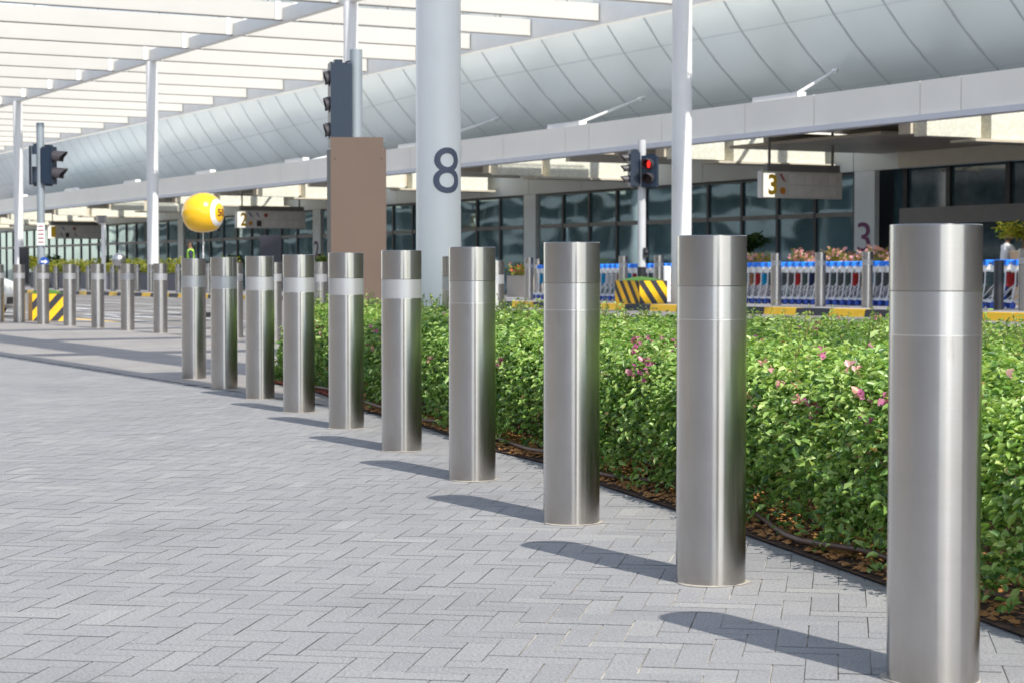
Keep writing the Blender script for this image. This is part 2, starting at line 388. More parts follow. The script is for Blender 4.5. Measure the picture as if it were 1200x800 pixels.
_s = np.linspace(0, LEN, 500); _f = front(_s); FLX, FLY = _f[:, 0], _f[:, 1]
# red gravel at the far end
def scatter_chips(name, mat, pts, smin, smax, label, zb=.03):
    mb = MB()
    for x, y in pts:
        qd = float(np.min(np.hypot(FLX-x, FLY-y))); zb = .010+min(qd/.35, 1)*.022
        r = random.uniform(smin, smax); a = random.random()*PI; q = [Vector((math.cos(a+k*2*PI/5)*r*random.uniform(.6,1), math.sin(a+k*2*PI/5)*r*random.uniform(.5,1), 0)) for k in range(5)]
        z = zb+random.random()*.012
        mb.add([(x+v.x, y+v.y, z+random.uniform(0,.01)) for v in q]+[(x, y, z+r*.6)], [(0,1,5),(1,2,5),(2,3,5),(3,4,5),(4,0,5)])
    return tag(mb.build(name, mat), label, None, None, 'stuff')
pts = [bedpt(np.array(random.uniform(0, 3.6)), np.array(random.uniform(.01, .16))) for _ in range(2600)]
scatter_chips('red_gravel', M['gravel_red'], pts, .012, .03, 'red gravel at the far end of the hedge bed')
pts = [bedpt(np.array(random.uniform(3.0, LEN)), np.array(random.uniform(.004, .10))) for _ in range(6000)]
scatter_chips('leaf_litter', M['dry_leaf'], pts, .008, .028, 'dry brown leaf litter on the soil below the hedge')
def pipe(q, label, r=.012, wob=.03, s0=1.5, s1=None):
    s1 = s1 or LEN; m_ = MB(); pts = []
    for k in range(90):
        s = lerp(s0, s1, k/89); b = bedpt(np.array(s), np.array(q+wob*math.sin(s*1.7+q*90)+.008*math.sin(s*5)))
        pts.append(Vector((b[0], b[1], .055+.01*math.sin(s*3))))
    m_.tube(pts, r, 8)
    return tag(m_.build('irrigation_pipe', M['pipe']), label, 'pipe')
pipe(.022, 'thin brown irrigation pipe lying along the paving edge of the bed', .011, .010)

# ------------------------------------------------------------------ leaves
def leaf_mesh(name, mat, pos, nrm, size, parent=None, aspect=.55, fold=.25):
    n_ = len(pos)
    nrm = nrm/np.linalg.norm(nrm, axis=1, keepdims=True)
    r = rng.normal(size=(n_, 3)); a = np.cross(nrm, r); a /= np.linalg.norm(a, axis=1, keepdims=True)
    b = np.cross(nrm, a)
    sz = size[:, None]; wd = sz*aspect*.5
    base = pos; tip = pos+a*sz-nrm*sz*.12
    m1 = pos+a*sz*.35; m2 = pos+a*sz*.7
    up = nrm*sz*fold*.5
    V = np.stack([base, m1+b*wd+up, m2+b*wd*.75+up*.7, tip, m2-b*wd*.75+up*.7, m1-b*wd+up], 1).reshape(-1, 3)
    idx = np.arange(n_)[:, None]*6
    F = np.concatenate([idx+np.array([0,1,2,3]), idx+np.array([0,3,4,5])], 1).reshape(-1)
    me = bpy.data.meshes.new(name); me.vertices.add(len(V)); me.vertices.foreach_set('co', V.astype(np.float32).ravel())
    me.loops.add(len(F)); me.loops.foreach_set('vertex_index', F.astype(np.int32))
    me.polygons.add(n_*2); me.polygons.foreach_set('loop_start', np.arange(n_*2, dtype=np.int32)*4)
    me.materials.append(mat); me.update(calc_edges=True); me.validate()
    o = bpy.data.objects.new(name, me); COL.objects.link(o)
    if parent is not None: o.parent = parent
    return o
def vnoise(x, y, sc, seed=0):
    v = np.zeros_like(x)
    for k, (fx, fy, ph) in enumerate([(1,.3,0),(.4,1.1,1.3),(1.9,-1.2,2.2),(-.7,2.3,.5),(3.1,1.7,4.)]):
        v += np.sin(x*sc*fx+y*sc*fy+ph+seed*1.7)/(1+k*.5)
    return v/3
def hedge_h(s, qm):     # qm metres back from the paving edge
    p = front(s)
    base = .655-.012*np.minimum(qm, 3.)+.05*vnoise(p[..., 0]*1., p[..., 1]+qm, 2.1)+.035*vnoise(s, qm, 7.)+.02*vnoise(s, qm, 19.)
    start = .11+.08*vnoise(s, qm*0, 1.9, 3)
    k = np.clip((qm-start)/.42, 0, 1)
    endk = np.clip((s-.55)/.5, 0, 1)
    return base*(np.sqrt(np.clip(1-(1-k)**2.4, 0, 1)))*np.sqrt(endk)
def depthlen(s): return np.linalg.norm(back(s)-front(s), axis=-1)
hedge = thing('hedge', 'long clipped green bougainvillea hedge with pink flowers behind the steel bollards', 'hedge', (0,0,0))
POS = []; NR = []; SZ = []
def sprig(base, dirn, length, nl, lsz):
    dirn = dirn/np.linalg.norm(dirn, axis=1, keepdims=True)
    for k in range(nl):
        f = (k+.6)/nl
        p = base+dirn*length[:, None]*f+rng.normal(size=base.shape)*.010
        rad = rng.normal(size=base.shape); rad -= (rad*dirn).sum(1, keepdims=True)*dirn; rad /= np.linalg.norm(rad, axis=1, keepdims=True)
        nn = dirn*.45+rng.normal(size=base.shape)*.42+np.array([0,0,.75])
        POS.append(p+rad*.012); NR.append(nn); SZ.append(lsz*rng.uniform(.5, 1.5, len(base)))
def sample(nb, smin, smax, qmax, lsz, nl=6, bias=1.):
    s = rng.uniform(smin, smax, nb); dl = depthlen(s)
    qm = rng.uniform(0, 1, nb)**bias*np.minimum(qmax, dl)
    h = hedge_h(s, qm); ok = h > .06; s, qm, h, dl = s[ok], qm[ok], h[ok], dl[ok]
    p = bedpt(s, qm/dl)
    inward = rng.exponential(.075, len(s))-.02; z = h-np.clip(inward, 0, .3)
    eps = .03; gx = (hedge_h(s, qm+eps)-hedge_h(s, qm))/eps
    bd = back(s)-front(s); bd /= np.linalg.norm(bd, axis=1, keepdims=True)
    nr = np.stack([-bd[:, 0]*gx, -bd[:, 1]*gx, np.ones(len(s))], 1)
    nr /= np.linalg.norm(nr, axis=1, keepdims=True)
    dr = nr+rng.normal(size=nr.shape)*.45+np.array([0,0,.25])
    b = np.stack([p[:, 0], p[:, 1], np.maximum(z, .05)], 1)
    sprig(b, dr, rng.uniform(.03, .09, len(s))*np.where(rng.uniform(0,1,len(s)) < .2, 1.9, 1), nl, lsz)
    return b
def sample_front(nb, smin, smax, lsz, nl=6):
    # vertical face: pick heights, invert profile by search in depth
    s = rng.uniform(smin, smax, nb); z = rng.uniform(.08, .66, nb)**1.0; dl = depthlen(s)
    qm = np.full(nb, .08)
    for _ in range(60):
        h = hedge_h(s, qm); qm = np.where(h < z, qm+.012, qm)
    ok = (qm < .76) & (rng.uniform(0, 1, nb) < np.clip(.12+z*1.5+vnoise(s, z*2, 6.)*.45, .05, 1)); s, z, dl, qm = s[ok], z[ok], dl[ok], qm[ok]
    clump = vnoise(s, z*3, 4.1)*.06+vnoise(s, z*2, 13.)*.05
    qm = qm+rng.exponential(.05, len(s))-clump+np.where(z < .25, .06, 0)
    p = bedpt(s, qm/dl); bd = back(s)-front(s); bd /= np.linalg.norm(bd, axis=1, keepdims=True)
    nr = np.stack([-bd[:, 0], -bd[:, 1], np.full(len(s), .45)], 1)
    b = np.stack([p[:, 0], p[:, 1], z], 1)
    sprig(b, nr+rng.normal(size=nr.shape)*.5, rng.uniform(.03, .09, len(s))*np.where(rng.uniform(0,1,len(s)) < .25, 2.0, 1), nl, lsz)
mid = LEN*.5
sample(11500, mid, LEN, 3.0, .032)
sample(7500, mid, LEN, 9.0, .038)
sample_front(8600, mid, LEN, .033)
sample(6500, 0, mid, 3.0, .037)
sample(5000, 0, mid, 9.0, .042)
sample_front(6200, 0, mid, .037)
pos = np.concatenate(POS); nr = np.concatenate(NR); sz = np.concatenate(SZ)
pick = rng.uniform(0, 1, len(pos)) < np.clip((pos[:, 2]-.22)*1.15+vnoise(pos[:, 0]*2, pos[:, 1]*2, 3.)*.25, .05, .62)  # paler leaves picked more often higher up, painting sunlight onto the top
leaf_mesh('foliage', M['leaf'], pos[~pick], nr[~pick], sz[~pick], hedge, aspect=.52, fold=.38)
leaf_mesh('sunlit_foliage', M['leaf_sunlit'], pos[pick], nr[pick], sz[pick]*.95, hedge, aspect=.50, fold=.35)
print('hedge leaves', len(pos))
# young pale shoots standing out of the top, with stems
POS = []; NR = []; SZ = []
stems = MB()
for _ in range(2600):
    s = random.uniform(.8, LEN); dl = float(depthlen(np.array(s))); qm = random.uniform(.35, min(dl, 6.5))
    p = bedpt(np.array(s), np.array(qm/dl)); h = float(hedge_h(np.array(s), np.array(qm)))
    L = random.uniform(.04, .11) if random.random() < .84 else random.uniform(.12, .25)
    d = np.array([random.gauss(0,.25), random.gauss(0,.25), 1.]); d /= np.linalg.norm(d)
    b = np.array([p[0], p[1], h-.02])
    stems.cyl(b-d*.08, b+d*L, .0022, .0012, n=5)
    nl = int(4+L*55)
    for k in range(nl):
        f = (k+1)/nl
        POS.append((b+d*L*f)[None]); NR.append((d*.7+rng.normal(size=3)*.6)[None]); SZ.append(np.array([random.uniform(.016,.034)]))
leaf_mesh('young_shoots', M['leaf_new'], np.concatenate(POS), np.concatenate(NR), np.concatenate(SZ), hedge, aspect=.55)
# woody stems inside
for _ in range(420):
    s = random.uniform(.6, LEN); qm = random.uniform(.48, 1.2); dl = float(depthlen(np.array(s)))
    p = bedpt(np.array(s), np.array(qm/dl)); q = Vector((p[0], p[1], .02)); h = max(.3, float(hedge_h(np.array(s), np.array(qm+.1))))
    r = random.uniform(.004, .010)
    for k in range(4):
        e = q+Vector((random.gauss(0,.05), random.gauss(0,.05)-.01, h*.23)); stems.cyl(q, e, r, r*.8, n=5, caps=False)
        if k > 0:
            e2 = q+Vector((random.gauss(0,.12), random.gauss(0,.12)-.04, random.uniform(.03,.14))); stems.cyl(q, e2, r*.5, r*.25, n=4, caps=False)
        q = e; r *= .8
stems.build('branches', M['trunk'], hedge)
# flowers where the photo shows them: found on the hedge surface
FS = np.linspace(0, LEN, 600); FQ = np.linspace(0, 7, 300)
sg, qg = np.meshgrid(FS, FQ, indexing='ij'); hg = hedge_h(sg, qg); pg = bedpt(sg, qg/depthlen(sg))
def hedge_hit(px, py):
    u0 = (px-600)/FPX
    P3 = np.stack([pg[..., 0], pg[..., 1], hg], -1); rel = P3-np.array([0,0,CAMZ])
    cy, sy = math.cos(TILT), math.sin(TILT)
    dep = rel[..., 1]*cy-rel[..., 2]*sy; up = rel[..., 1]*sy+rel[..., 2]*cy
    x = 600+FPX*rel[..., 0]/dep; y = 400-FPX*up/dep
    e = (x-px)**2+(y-py)**2+np.where(hg < .1, 1e6, 0)+dep*2
    i = np.unravel_index(np.argmin(e), e.shape); return P3[i]
def flowers(lst, mat, name, n_each, spread, size):
    for px, py in lst:
        A, B, C = [], [], []
        c = hedge_hit(px, py)+np.array([0, -.08, .055]); k = n_each if isinstance(n_each, int) else random.randint(*n_each)
        for _ in range(k):
            cc = c+rng.normal(size=3)*spread
            for j in range(3):
                A.append(cc+rng.normal(size=3)*.004); B.append(rng.normal(size=3)+np.array([0,-.5,.6])); C.append(size*random.uniform(.7,1.2))
        leaf_mesh(name, mat, np.array(A), np.array(B), np.array(C), hedge, aspect=.85, fold=.5)
FL1 = [(756,438),(757,409),(745,412),(784,424),(742,447),(751,459),(775,410),(742,420),(882,405),(897,415),(935,397),(951,397),(1006,425),(948,428),(957,428),(1008,485),(1012,492),(1026,487),(941,490),(949,494),(583,433),(402,420),(437,395),(432,410),(445,405),(336,392),(980,380),(1015,421)]
FL2 = [(905,447),(912,465),(923,465),(1001,447),(1005,482),(878,482),(880,487),(937,485),(585,433),(566,410),(377,395),(380,402),(373,388),(330,398),(418,386),(440,420),(520,378),(640,378),(715,385),(755,360),(507,430),(890,440),(1020,350),(1170,460)]
flowers(FL1, M['bract'], 'magenta_flower', (2, 4), .016, .031)
flowers(FL2, M['bract_pale'], 'pale_flower', (1, 3), .014, .031)

# ------------------------------------------------------------------ bollards
BH = 1.2; BR = .121
def make_bollard(label, group):
    t = thing('steel_bollard', label, 'bollard', (0,0,0), 0, group)
    zb0 = BH*(1-.238); zb1 = BH*(1-.144); n_ = 96
    m = MB(); m.lathe([(BR, .0), (BR, zb0-.004)], n_); m.build('body', M['steel'], t)
    m = MB(); m.lathe([(BR-.0045, zb0-.005), (BR-.0045, zb0)], n_); m.lathe([(BR+.0004, zb0-.0038), (BR+.0004, zb0-.0006)], n_); m.build('seam_ring', M['steel_line'], t)
    m = MB(); m.lathe([(BR-.0006, zb0), (BR-.0006, zb1-.0015)], n_); m.build('reflective_band', M['band_lit'], t)
    m = MB(); m.lathe([(BR, zb1+.001), (BR, BH-.0025)], n_); m.lathe([(BR-.0016, zb1-.0012), (BR, zb1+.001)], n_); m.lathe([(BR, BH-.0025), (BR-.0025, BH)], n_)
    cap = m.build('cap', M['steel_cap'], t)
    m = MB(); m.add([((BR-.0025)*math.cos(2*PI*i/n_), (BR-.0025)*math.sin(2*PI*i/n_), BH) for i in range(n_)], [tuple(range(n_))]); m.build('lid', M['steel_lid'], cap)
    m = MB(); pr = []
    for i in range(40):
        a = 2*PI*i/40; r = BR+.010+.008*math.sin(a*3+1)+random.uniform(-.002,.003); pr.append((r*math.cos(a), r*math.sin(a), .0018))
    inn = [(BR*.98*math.cos(2*PI*i/40), BR*.98*math.sin(2*PI*i/40), .005) for i in range(40)]
    m.add(pr+inn, [(i,(i+1)%40,40+(i+1)%40,40+i) for i in range(40)], True); m.build('mortar_ring', M['mortar'], t)
    return t
ORD = ['nearest', 'second nearest', 'third nearest', 'fourth nearest', 'fifth nearest', 'sixth nearest', 'seventh nearest', 'third farthest', 'second farthest', 'farthest']
front_row = [(1096.3,534),(834,406),(670,328),(553.3,272),(470.5,234),(405.6,205),(350.2,184),(304.5,166.5),(262.5,153.5),(227,140.5)]
GR1 = 'foreground bollards in a curve along the hedge'
proto = make_bollard('', GR1); NEAR = []
for i, (px, h) in enumerate(front_row):
    Z = BH*FPX/h*1.0; X = (px-600)/FPX*Z*1.0
    extra = {0: 'largest, cropped at the bottom right', 1: 'in front of the flowering hedge', 2: 'left of the striped block', 3: 'right of the white column',
             4: 'left of the white column', 5: 'in front of the brown totem', 6: 'left of the brown totem', 7: 'by the end of the hedge', 8: 'to the right of the yellow ball', 9: 'directly below the yellow ball'}[i]
    lab = f'brushed steel bollard, {ORD[i]} of the foreground row, {extra}'
    if i == 0: b = proto; b.location = (X, Z, 0); b['label'] = lab
    else: b, _ = dup(proto, (X, Z, 0), random.uniform(0, 6.28), lab, GR1)
    b.rotation_euler[2] = random.uniform(0, 6.28)
    if i < 4: NEAR.append(b)
GR2 = 'bollards along the far left edge of the plaza'
lrow = [(-2,67.5,'cut by the left picture edge'),(22.5,67.6,'in front of the dark upright panel'),(50.5,70,'in front of the left traffic light'),(81.5,72,'at the right end of the striped block'),(114.5,75,'left of the steel ball'),(149.5,78,'right of the steel ball'),
        (188,81.5,'below the tall white post of the canopy'),(229,85,'hidden by the farthest foreground bollard'),(276,88,'between the two smallest foreground ones'),(321,92.5,'below the dark square board'),(374,97,'left of the brown totem in shade'),(430,101,'hidden behind the brown totem')]
for px, h, ex in lrow:
    Z = BH*FPX/h; dup(proto, ((px-600)/FPX*Z, Z, 0), random.uniform(0, 6.28), f'steel bollard on the plaza edge, {ex}', GR2)
for px, Z, ex in ((534,17,'dark and shaded, in front of the numbered column'),(579.5,24.3,'with a bright band, right of the fourth foreground bollard')):
    dup(proto, ((px-600)/FPX*Z, Z, 0), 1., f'steel bollard standing behind the hedge, {ex}', 'bollards behind the hedge')
# far row on the island
GR3 = 'bollards on the far island'
def far_boll(px, c, lab, gr=GR3):
    p = at_c(px, 317, c); t = ct(p)[1]
    dup(proto, (p.x, p.y, isl(t)-.005), random.uniform(0, 6.28), lab, gr)
for px, ex in ((1201,'cut by the right picture edge'),(1136,'hidden behind the nearest bollard'),(1074,'hidden behind the nearest bollard on its left side'),(1016.5,'below the purple numeral 3'),(961.5,'second left of the nearest foreground bollard'),(909.5,'right of the second nearest foreground bollard'),
               (861,'hidden behind the second nearest bollard, right side'),(816,'hidden behind the second nearest bollard, left side'),(772,'behind the right half of the striped block'),(730.5,'behind the left half of the striped block'),(692,'hidden behind the third nearest bollard, right side'),(656,'hidden behind the third nearest bollard, left side'),(620,'between the beige planter and the trolleys')):
    far_boll(px, 26.7, f'small bollard before the trolleys, {ex}')
far_boll(630.3, 29.5, 'small steel bollard at the left end of the trolley row')
names = {42:'left of the left traffic light',66:'right of the left traffic light',91.5:'third from the left picture edge',103.5:'left of the white lamp post',132.5:'below the steel ball',161:'right of the steel ball',177:'partly behind the tall white canopy post',209:'left of the yellow ball tether',244:'right of the yellow ball tether'}
for px, ex in names.items(): far_boll(px, 26.7, f'tiny pale steel bollard before the planters, {ex}', 'tiny bollards before the left planters')

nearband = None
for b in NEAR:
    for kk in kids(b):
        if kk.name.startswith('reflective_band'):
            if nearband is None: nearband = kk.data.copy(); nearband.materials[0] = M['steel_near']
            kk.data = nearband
# ------------------------------------------------------------------ text
def text_mesh(body, size, ext=.004, bold=.0, fine=False):
    cu = bpy.data.curves.new('txt', 'FONT'); cu.body = body; cu.size = size; cu.align_x = 'CENTER'; cu.align_y = 'CENTER'; cu.extrude = ext; cu.offset = bold; cu.resolution_u = 6
    ob = bpy.data.objects.new('txt', cu); COL.objects.link(ob)
    bpy.context.view_layer.update(); dg = bpy.context.evaluated_depsgraph_get()
    me = bpy.data.meshes.new_from_object(ob.evaluated_get(dg)); bpy.data.objects.remove(ob); bpy.data.curves.remove(cu)
    bm = bmesh.new(); bm.from_mesh(me); bmesh.ops.triangulate(bm, faces=bm.faces)
    for _ in range(2 if fine else 0): bmesh.ops.subdivide_edges(bm, edges=[e for e in bm.edges if e.calc_length() > .06], cuts=2, use_grid_fill=True); bmesh.ops.triangulate(bm, faces=bm.faces)
    bm.to_mesh(me); bm.free()
    xs = [v.co.x for v in me.vertices]; ys = [v.co.y for v in me.vertices]
    cx, cy = (min(xs)+max(xs))/2, (min(ys)+max(ys))/2
    for v in me.vertices: v.co.x -= cx; v.co.y -= cy
    return me, max(xs)-min(xs), max(ys)-min(ys)
def text_obj(name, body, w_, h_, mat, origin, xdir, parent, bold=0., world=True, ext=.004, wrap=None):
    me, tw, th = text_mesh(body, 1., 1, bold, bool(wrap))
    xd = Vector(xdir).normalized(); up = Vector((0,0,1)); nd = xd.cross(up)  # faces the viewer
    for v in me.vertices:
        x = v.co.x/tw*w_; y = v.co.y/th*h_; z = (1 if v.co.z > 0 else -1)*ext
        if wrap:
            cx, cy, R, a0 = wrap; a = a0+x/R; rr = R+z+ext*.9
            p = Vector((cx+rr*math.sin(a), cy-rr*math.cos(a), origin[2]+y))
        else: p = Vector(origin)+xd*x+up*y+nd*z
        if world and parent is not None: p -= parent.location
        v.co = p
    me.materials.clear(); me.materials.append(mat); me.update()
    o = bpy.data.objects.new(name, me); COL.objects.link(o); o.parent = parent
    return o

# ------------------------------------------------------------------ slatted canopy
ZC = 10.25
can = thing('slatted_canopy', 'high white slatted canopy on slim white columns over the road', 'canopy', P(27, 60, 0))
tslats = [57.2+5.2*k for k in range(-14, 23)]
for t in tslats:
    m = MB(); m.fbox(6.8, 37.2, t-.10, t+.10, ZC, ZC+.62)
    c = 8.2
    sl_ = m.build('slat', M['slat'], can, True)
    m = MB(); m.fbox(7.4, 37.2, t-.104, t+.104, ZC-.03, ZC-.002); m.build('slat_shade_strip', M['dark_edge'], sl_).data.transform(Matrix.Translation(-can.location))  # dark strip paints in the shaded underside of the slat
    m = MB()
    for k in range(12): m.fbox(9.5+k*2.4, 9.55+k*2.4, t-.02, t+.02, ZC+.622, ZC+.80)
    m.fbox(8, 37, t-.015, t+.015, ZC+.80, ZC+.83); m.build('wire_hanger', M['dark_edge'], sl_).data.transform(Matrix.Translation(-can.location))
    for c_ in (26.55, 27.26):
        m = MB(); m.fbox(c_, c_+.19, t-.16, t+.16, ZC-.02, ZC+.64); m.build('bracket', M['white_paint'], sl_).data.transform(Matrix.Translation(-can.location))
for (c0, c1, z0, z1) in ((26.86, 27.14, ZC-.08, ZC+.42), (37.25, 37.6, ZC-.15, ZC+.75), (7.55, 8.45, ZC-.1, ZC+.4), (6.4, 6.75, ZC-.1, ZC+.4)):
    m = MB(); m.fbox(c0, c1, -18, 175, z0, z1); m.build('beam', M['beam'], can, True)
def column(c, t, r, z0, z1):
    m = MB(); p = P(c, t); m.cyl((p.x, p.y, z0), (p.x, p.y, z1), r, n=40); return m.build('column', M['white_paint'], can, True)
for px in (22.5, 179.5, 412, 798.5):
    p = at_c(px, 317, 27); c, t = ct(p); column(c, t, .25, isl(t)-.02, ZC-.05)
p8 = at_d(514, 317, 18.); c8, t8 = ct(p8); R8 = 18*26.2/FPX
col8 = column(c8, t8, R8, 0, ZC-.05)
z8 = CAMZ+(317-201.5)/FPX*18
num = text_obj('numeral', '8', .262, .415, M['numeral'], (0,0,z8), (1,0,0), can, bold=-.002, wrap=(p8.x, p8.y, R8, math.radians(25)), ext=.002)
num.parent = col8; 

# ------------------------------------------------------------------ terminal building
GC = 39.5
term = thing('terminal_building', 'airport terminal with silver hull roof, white canopy edge and dark glass front', 'building', P(GC, 60, 0))
# hull
def hull_R(t):
    if t < 95: return 15.
    k = min(1, (t-95)/160); return 15*math.sqrt(max(0, 1-k**2.2))
def hull_pt(t, a, dr=0.):   # a: angle from the bottom towards us
    R = hull_R(t); k = max(0, min(1, (t-95)/160)); zc = 20.8-5.2*k
    return P(59.6-(R+dr)*math.sin(a), t, zc-(R+dr)*math.cos(a))
m = MB(); ts = [-62+4*i for i in range(20)]+[20+3.15*i for i in range(25)]+[98.75+i*4 for i in range(40)]; ts = [t for t in ts if t < 255]+[255]
an = [math.radians(a) for a in range(-40, 200, 6)]
na = len(an)
m.add([hull_pt(t, a) for t in ts for a in an], [(j*na+i, j*na+i+1, (j+1)*na+i+1, (j+1)*na+i) for j in range(len(ts)-1) for i in range(na-1)], True)
hull = m.build('hull_roof', M['hull'], term, True)
m = MB()
for i in range(96):
    t = -60.4+3.15*i
    if t > 235: break
    pts = [hull_pt(t, math.radians(a), .02) for a in range(-10, 130, 5)]; pt2 = [hull_pt(t+.065, math.radians(a), .02) for a in range(-10, 130, 5)]
    m.add(pts+pt2, [(k, k+1, len(pts)+k+1, len(pts)+k) for k in range(len(pts)-1)], True)
m.build('hull_seams', M['seam'], hull).location = (0,0,0)
for v in bpy.data.objects['hull_seams'].data.vertices: v.co -= term.location
m = MB()
for a in (22, 36, 50, 64, 78):
    a0 = math.radians(a); tt = [20+6*i for i in range(36)]
    pts = [hull_pt(t, a0, .015) for t in tt]; pt2 = [hull_pt(t, a0+.0035, .015) for t in tt]
    m.add(pts+pt2, [(k, k+1, len(pts)+k+1, len(pts)+k) for k in range(len(pts)-1)], True)
o = m.build('cladding_joints', M['seam_soft'], hull)
for v in o.data.vertices: v.co -= term.location
# canopy edge
FC = 32.
m = MB(); k = 0; t = -60.
while t < 168:
    L = [4.3, 4.3, 1.5, 4.3, 3.2][k % 5]; m.fbox(FC, FC+.4, t+.012, t+L-.012, 4.93, 5.76); t += L; k += 1
m.build('fascia', M['cream'], term, True)
m = MB(); m.fbox(FC+.02, FC+.38, -60, 168, 4.94, 5.74)
m.build('fascia_back', M['dark_edge'], term, True)
m = MB(); m.fbox(FC-.05, FC+.35, -60, 168.2, 4.78, 4.925); m.build('fascia_lip', M['lip'], term, True)
t0_ = -60.
for i in range(12):
    t1_ = min(39.5+11.7*i-1.5, 168)
    m = MB(); m.fbox(FC+.41, 50, t0_, t1_, 5.40, 5.46); m.build('canopy_soffit', M['soffit'], term, True)
    m = MB(); m.fbox(FC+.41, 50, t0_, t1_, 5.463, 5.52); m.build('bounce_deck', M['cream'], term, True)  # cream layer split off so sunlight bounces up onto the hull
    t0_ = t1_+1.5  # gap left in the slab, added so sun reaches the patterned boxes
m = MB()
for i in range(14):
    t = 39.5+11.7*i-8; m.fbox(FC+.05, FC+.33, t, t+2.1, 5.762, 5.90)
m.build('roof_hatches', M['white_paint'], term, True)
# patterned light boxes and beams under the canopy
for i in range(11):
    t = 39.5+11.7*i
    m = MB(); m.fbox(33.2, 35.0, t-.25, t+.25, 4.52, 5.30); m.fbox(35.35, 38.9, t-.25, t+.25, 4.5, 5.28)
    lb = m.build('light_box', M['pattern'], term, True)
    m = MB(); m.fbox(33.1, 39.0, t+.27, t+.75, 4.60, 5.14); m.fbox(34.7, 39.2, t-.40, t+.6, 4.42, 4.49); m.build('box_frame', M['beige'], lb)
    for v in bpy.data.objects[kids(lb)[0].name].data.vertices: v.co -= term.location
    for q in (3.9, 7.8):
        m = MB(); m.fbox(33.3+q*.1, 38.5, t+q, t+q+.3, 4.85, 5.12); m.build('ceiling_beam', M['beige' if q < 5 else 'cream'], term, True)
m = MB()
t = 20.
while t < 168: m.fbox(GC-.12, GC+.1, t+.012, t+4.28, 4.22, 5.39); t += 4.3
m.build('bulkhead', M['bulk'], term, True)
m = MB(); m.fbox(33.7, GC-.13, 41.7, 48.8, 4.72, 4.80); m.build('entrance_soffit', M['soffit'], term, True)
m = MB(); m.fbox(GC-.2, GC-.125, 30, 47.8, 4.24, 4.70); m.build('entrance_bulkhead', M['beige'], term, True)
m = MB(); m.fbox(GC+.75, GC+1., -60, 167, 0, 5.38); m.build('inner_wall', plain('interior_dark', (.11,.13,.14), .6), term, True)
# windows: one per bay
def tx(px): return ct(at_c(px, 317, GC))[1]
tp3 = tx(1016.5); tp0 = tx(624); tp2 = tx(374); sp = 2.15
pill = {}
PW = 1.15
bounds = []
segs_ = [(tp3+PW/2, tp0-PW/2), (tp0+PW/2, tp2-PW/2), (tp2+PW/2, tp2+21.), (tp2+22.2, 166.)]
for a, b in segs_:
    k = max(1, round((b-a)/sp)); bounds += [(a+(b-a)*i/k, a+(b-a)*(i+1)/k) for i in range(k)]
z0g = .2
nw = 0
for a, b in bounds:
    m = MB(); m.fbox(GC-.02, GC+.02, a+.07, b-.07, 0.0, 4.18); wn = m.build('window', M['glass'], term, True); nw += 1
    # every pane of real glass hangs a touch out of true
    m = MB(); m.fbox(GC-.09, GC+.05, a-.07, a+.069, 0, 4.2); m.fbox(GC-.085, GC+.05, a+.07, b-.07, 2.80, 2.95); m.fbox(GC-.085, GC+.05, a+.07, b-.07, 4.12, 4.19)
    f = m.build('frame', M['mullion'], wn)
    for v in f.data.vertices: v.co -= term.location
    f.data.materials.append(M['transom'])
    for pl in f.data.polygons:
        if 6 <= pl.index < 12: pl.material_index = 1
for tpp, txt in ((tp3, '3'), (tp0, None), (tp2, '2'), (tp2+21.6, None)):
    m = MB(); m.fbox(GC-.14, GC+.05, tpp-PW/2+.07, tpp+PW/2-.07, 0, 4.21); pl = m.build('pillar', M['pillar'], term, True)
    if txt:
        o = text_obj('numeral', txt, .62, .95, M['purple'], P(GC-.16, tpp, 2.12), -D, term, bold=.0); o.parent = pl
# entrance bays to the right of numeral 3
for i, (a, b) in enumerate([(28., 30.6), (30.6, 33.2), (33.2, 35.8), (35.8, 38.4), (38.4, 41.), (41., 43.6), (43.6, 46.2), (46.2, 48.2), (48.2, tp3-PW/2)]):
    m = MB(); m.fbox(GC+.5, GC+.54, a+.09, b-.09, 0, 4.6); wn = m.build('entrance_window', M['glass_shaded'], term, True)
    m = MB(); m.fbox(GC+.4, GC+.6, a-.09, a+.09, 0, 4.62); f = m.build('frame', M['mullion'], wn)
    for v in f.data.vertices: v.co -= term.location
m = MB(); m.fbox(GC-.3, GC+.3, 28, 47.6, 2.48, 2.98); m.build('door_header', M['transom'], term, True)
# struts from the canopy edge up to the hull
for i in range(7):
    t = 35.2+14.7*i
    m = MB(); a = P(34, t-16.6, 5.53); e = hull_pt(t, math.radians(40))
    b = a+(e-a)*.97; m.cyl(a, b, .06, n=10); m.cyl(b-(b-a)*.04, b+(b-a)*.01, .10, n=10)
    m.build('strut', M['white_paint'], term, True)
# building end walls on the far left
m = MB(); m.fbox(GC-.5, GC+8, 166.2, 200, 0, 5.1); m.build('end_wall', M['bulk'], term, True)

cp = thing('unseen_reflected_block', 'added unseen car park block, there only to be mirrored in steel and glass', 'building', P(-48, 40, 0))  # unseen building added so the steel and glass have something to reflect
m = MB()
for k in range(5): m.fbox(-62, -46, -90, 420, 3.6*k+2.4, 3.6*k+3.5)
m.build('floor_slabs', plain('reflected_block_concrete', (.50,.47,.43), .8), cp, True)
m = MB(); m.fbox(-62, -52, -90, 420, 0, 18.5); m.build('inner_core', plain('reflected_block_core', (.15,.14,.13), .8), cp, True)
m = MB()
for k in range(72): m.fbox(-46.6, -46.1, -88+7*k, -87.4+7*k, 0, 18)
m.build('pillars', plain('reflected_block_pillar', (.30,.28,.25), .8), cp, True)
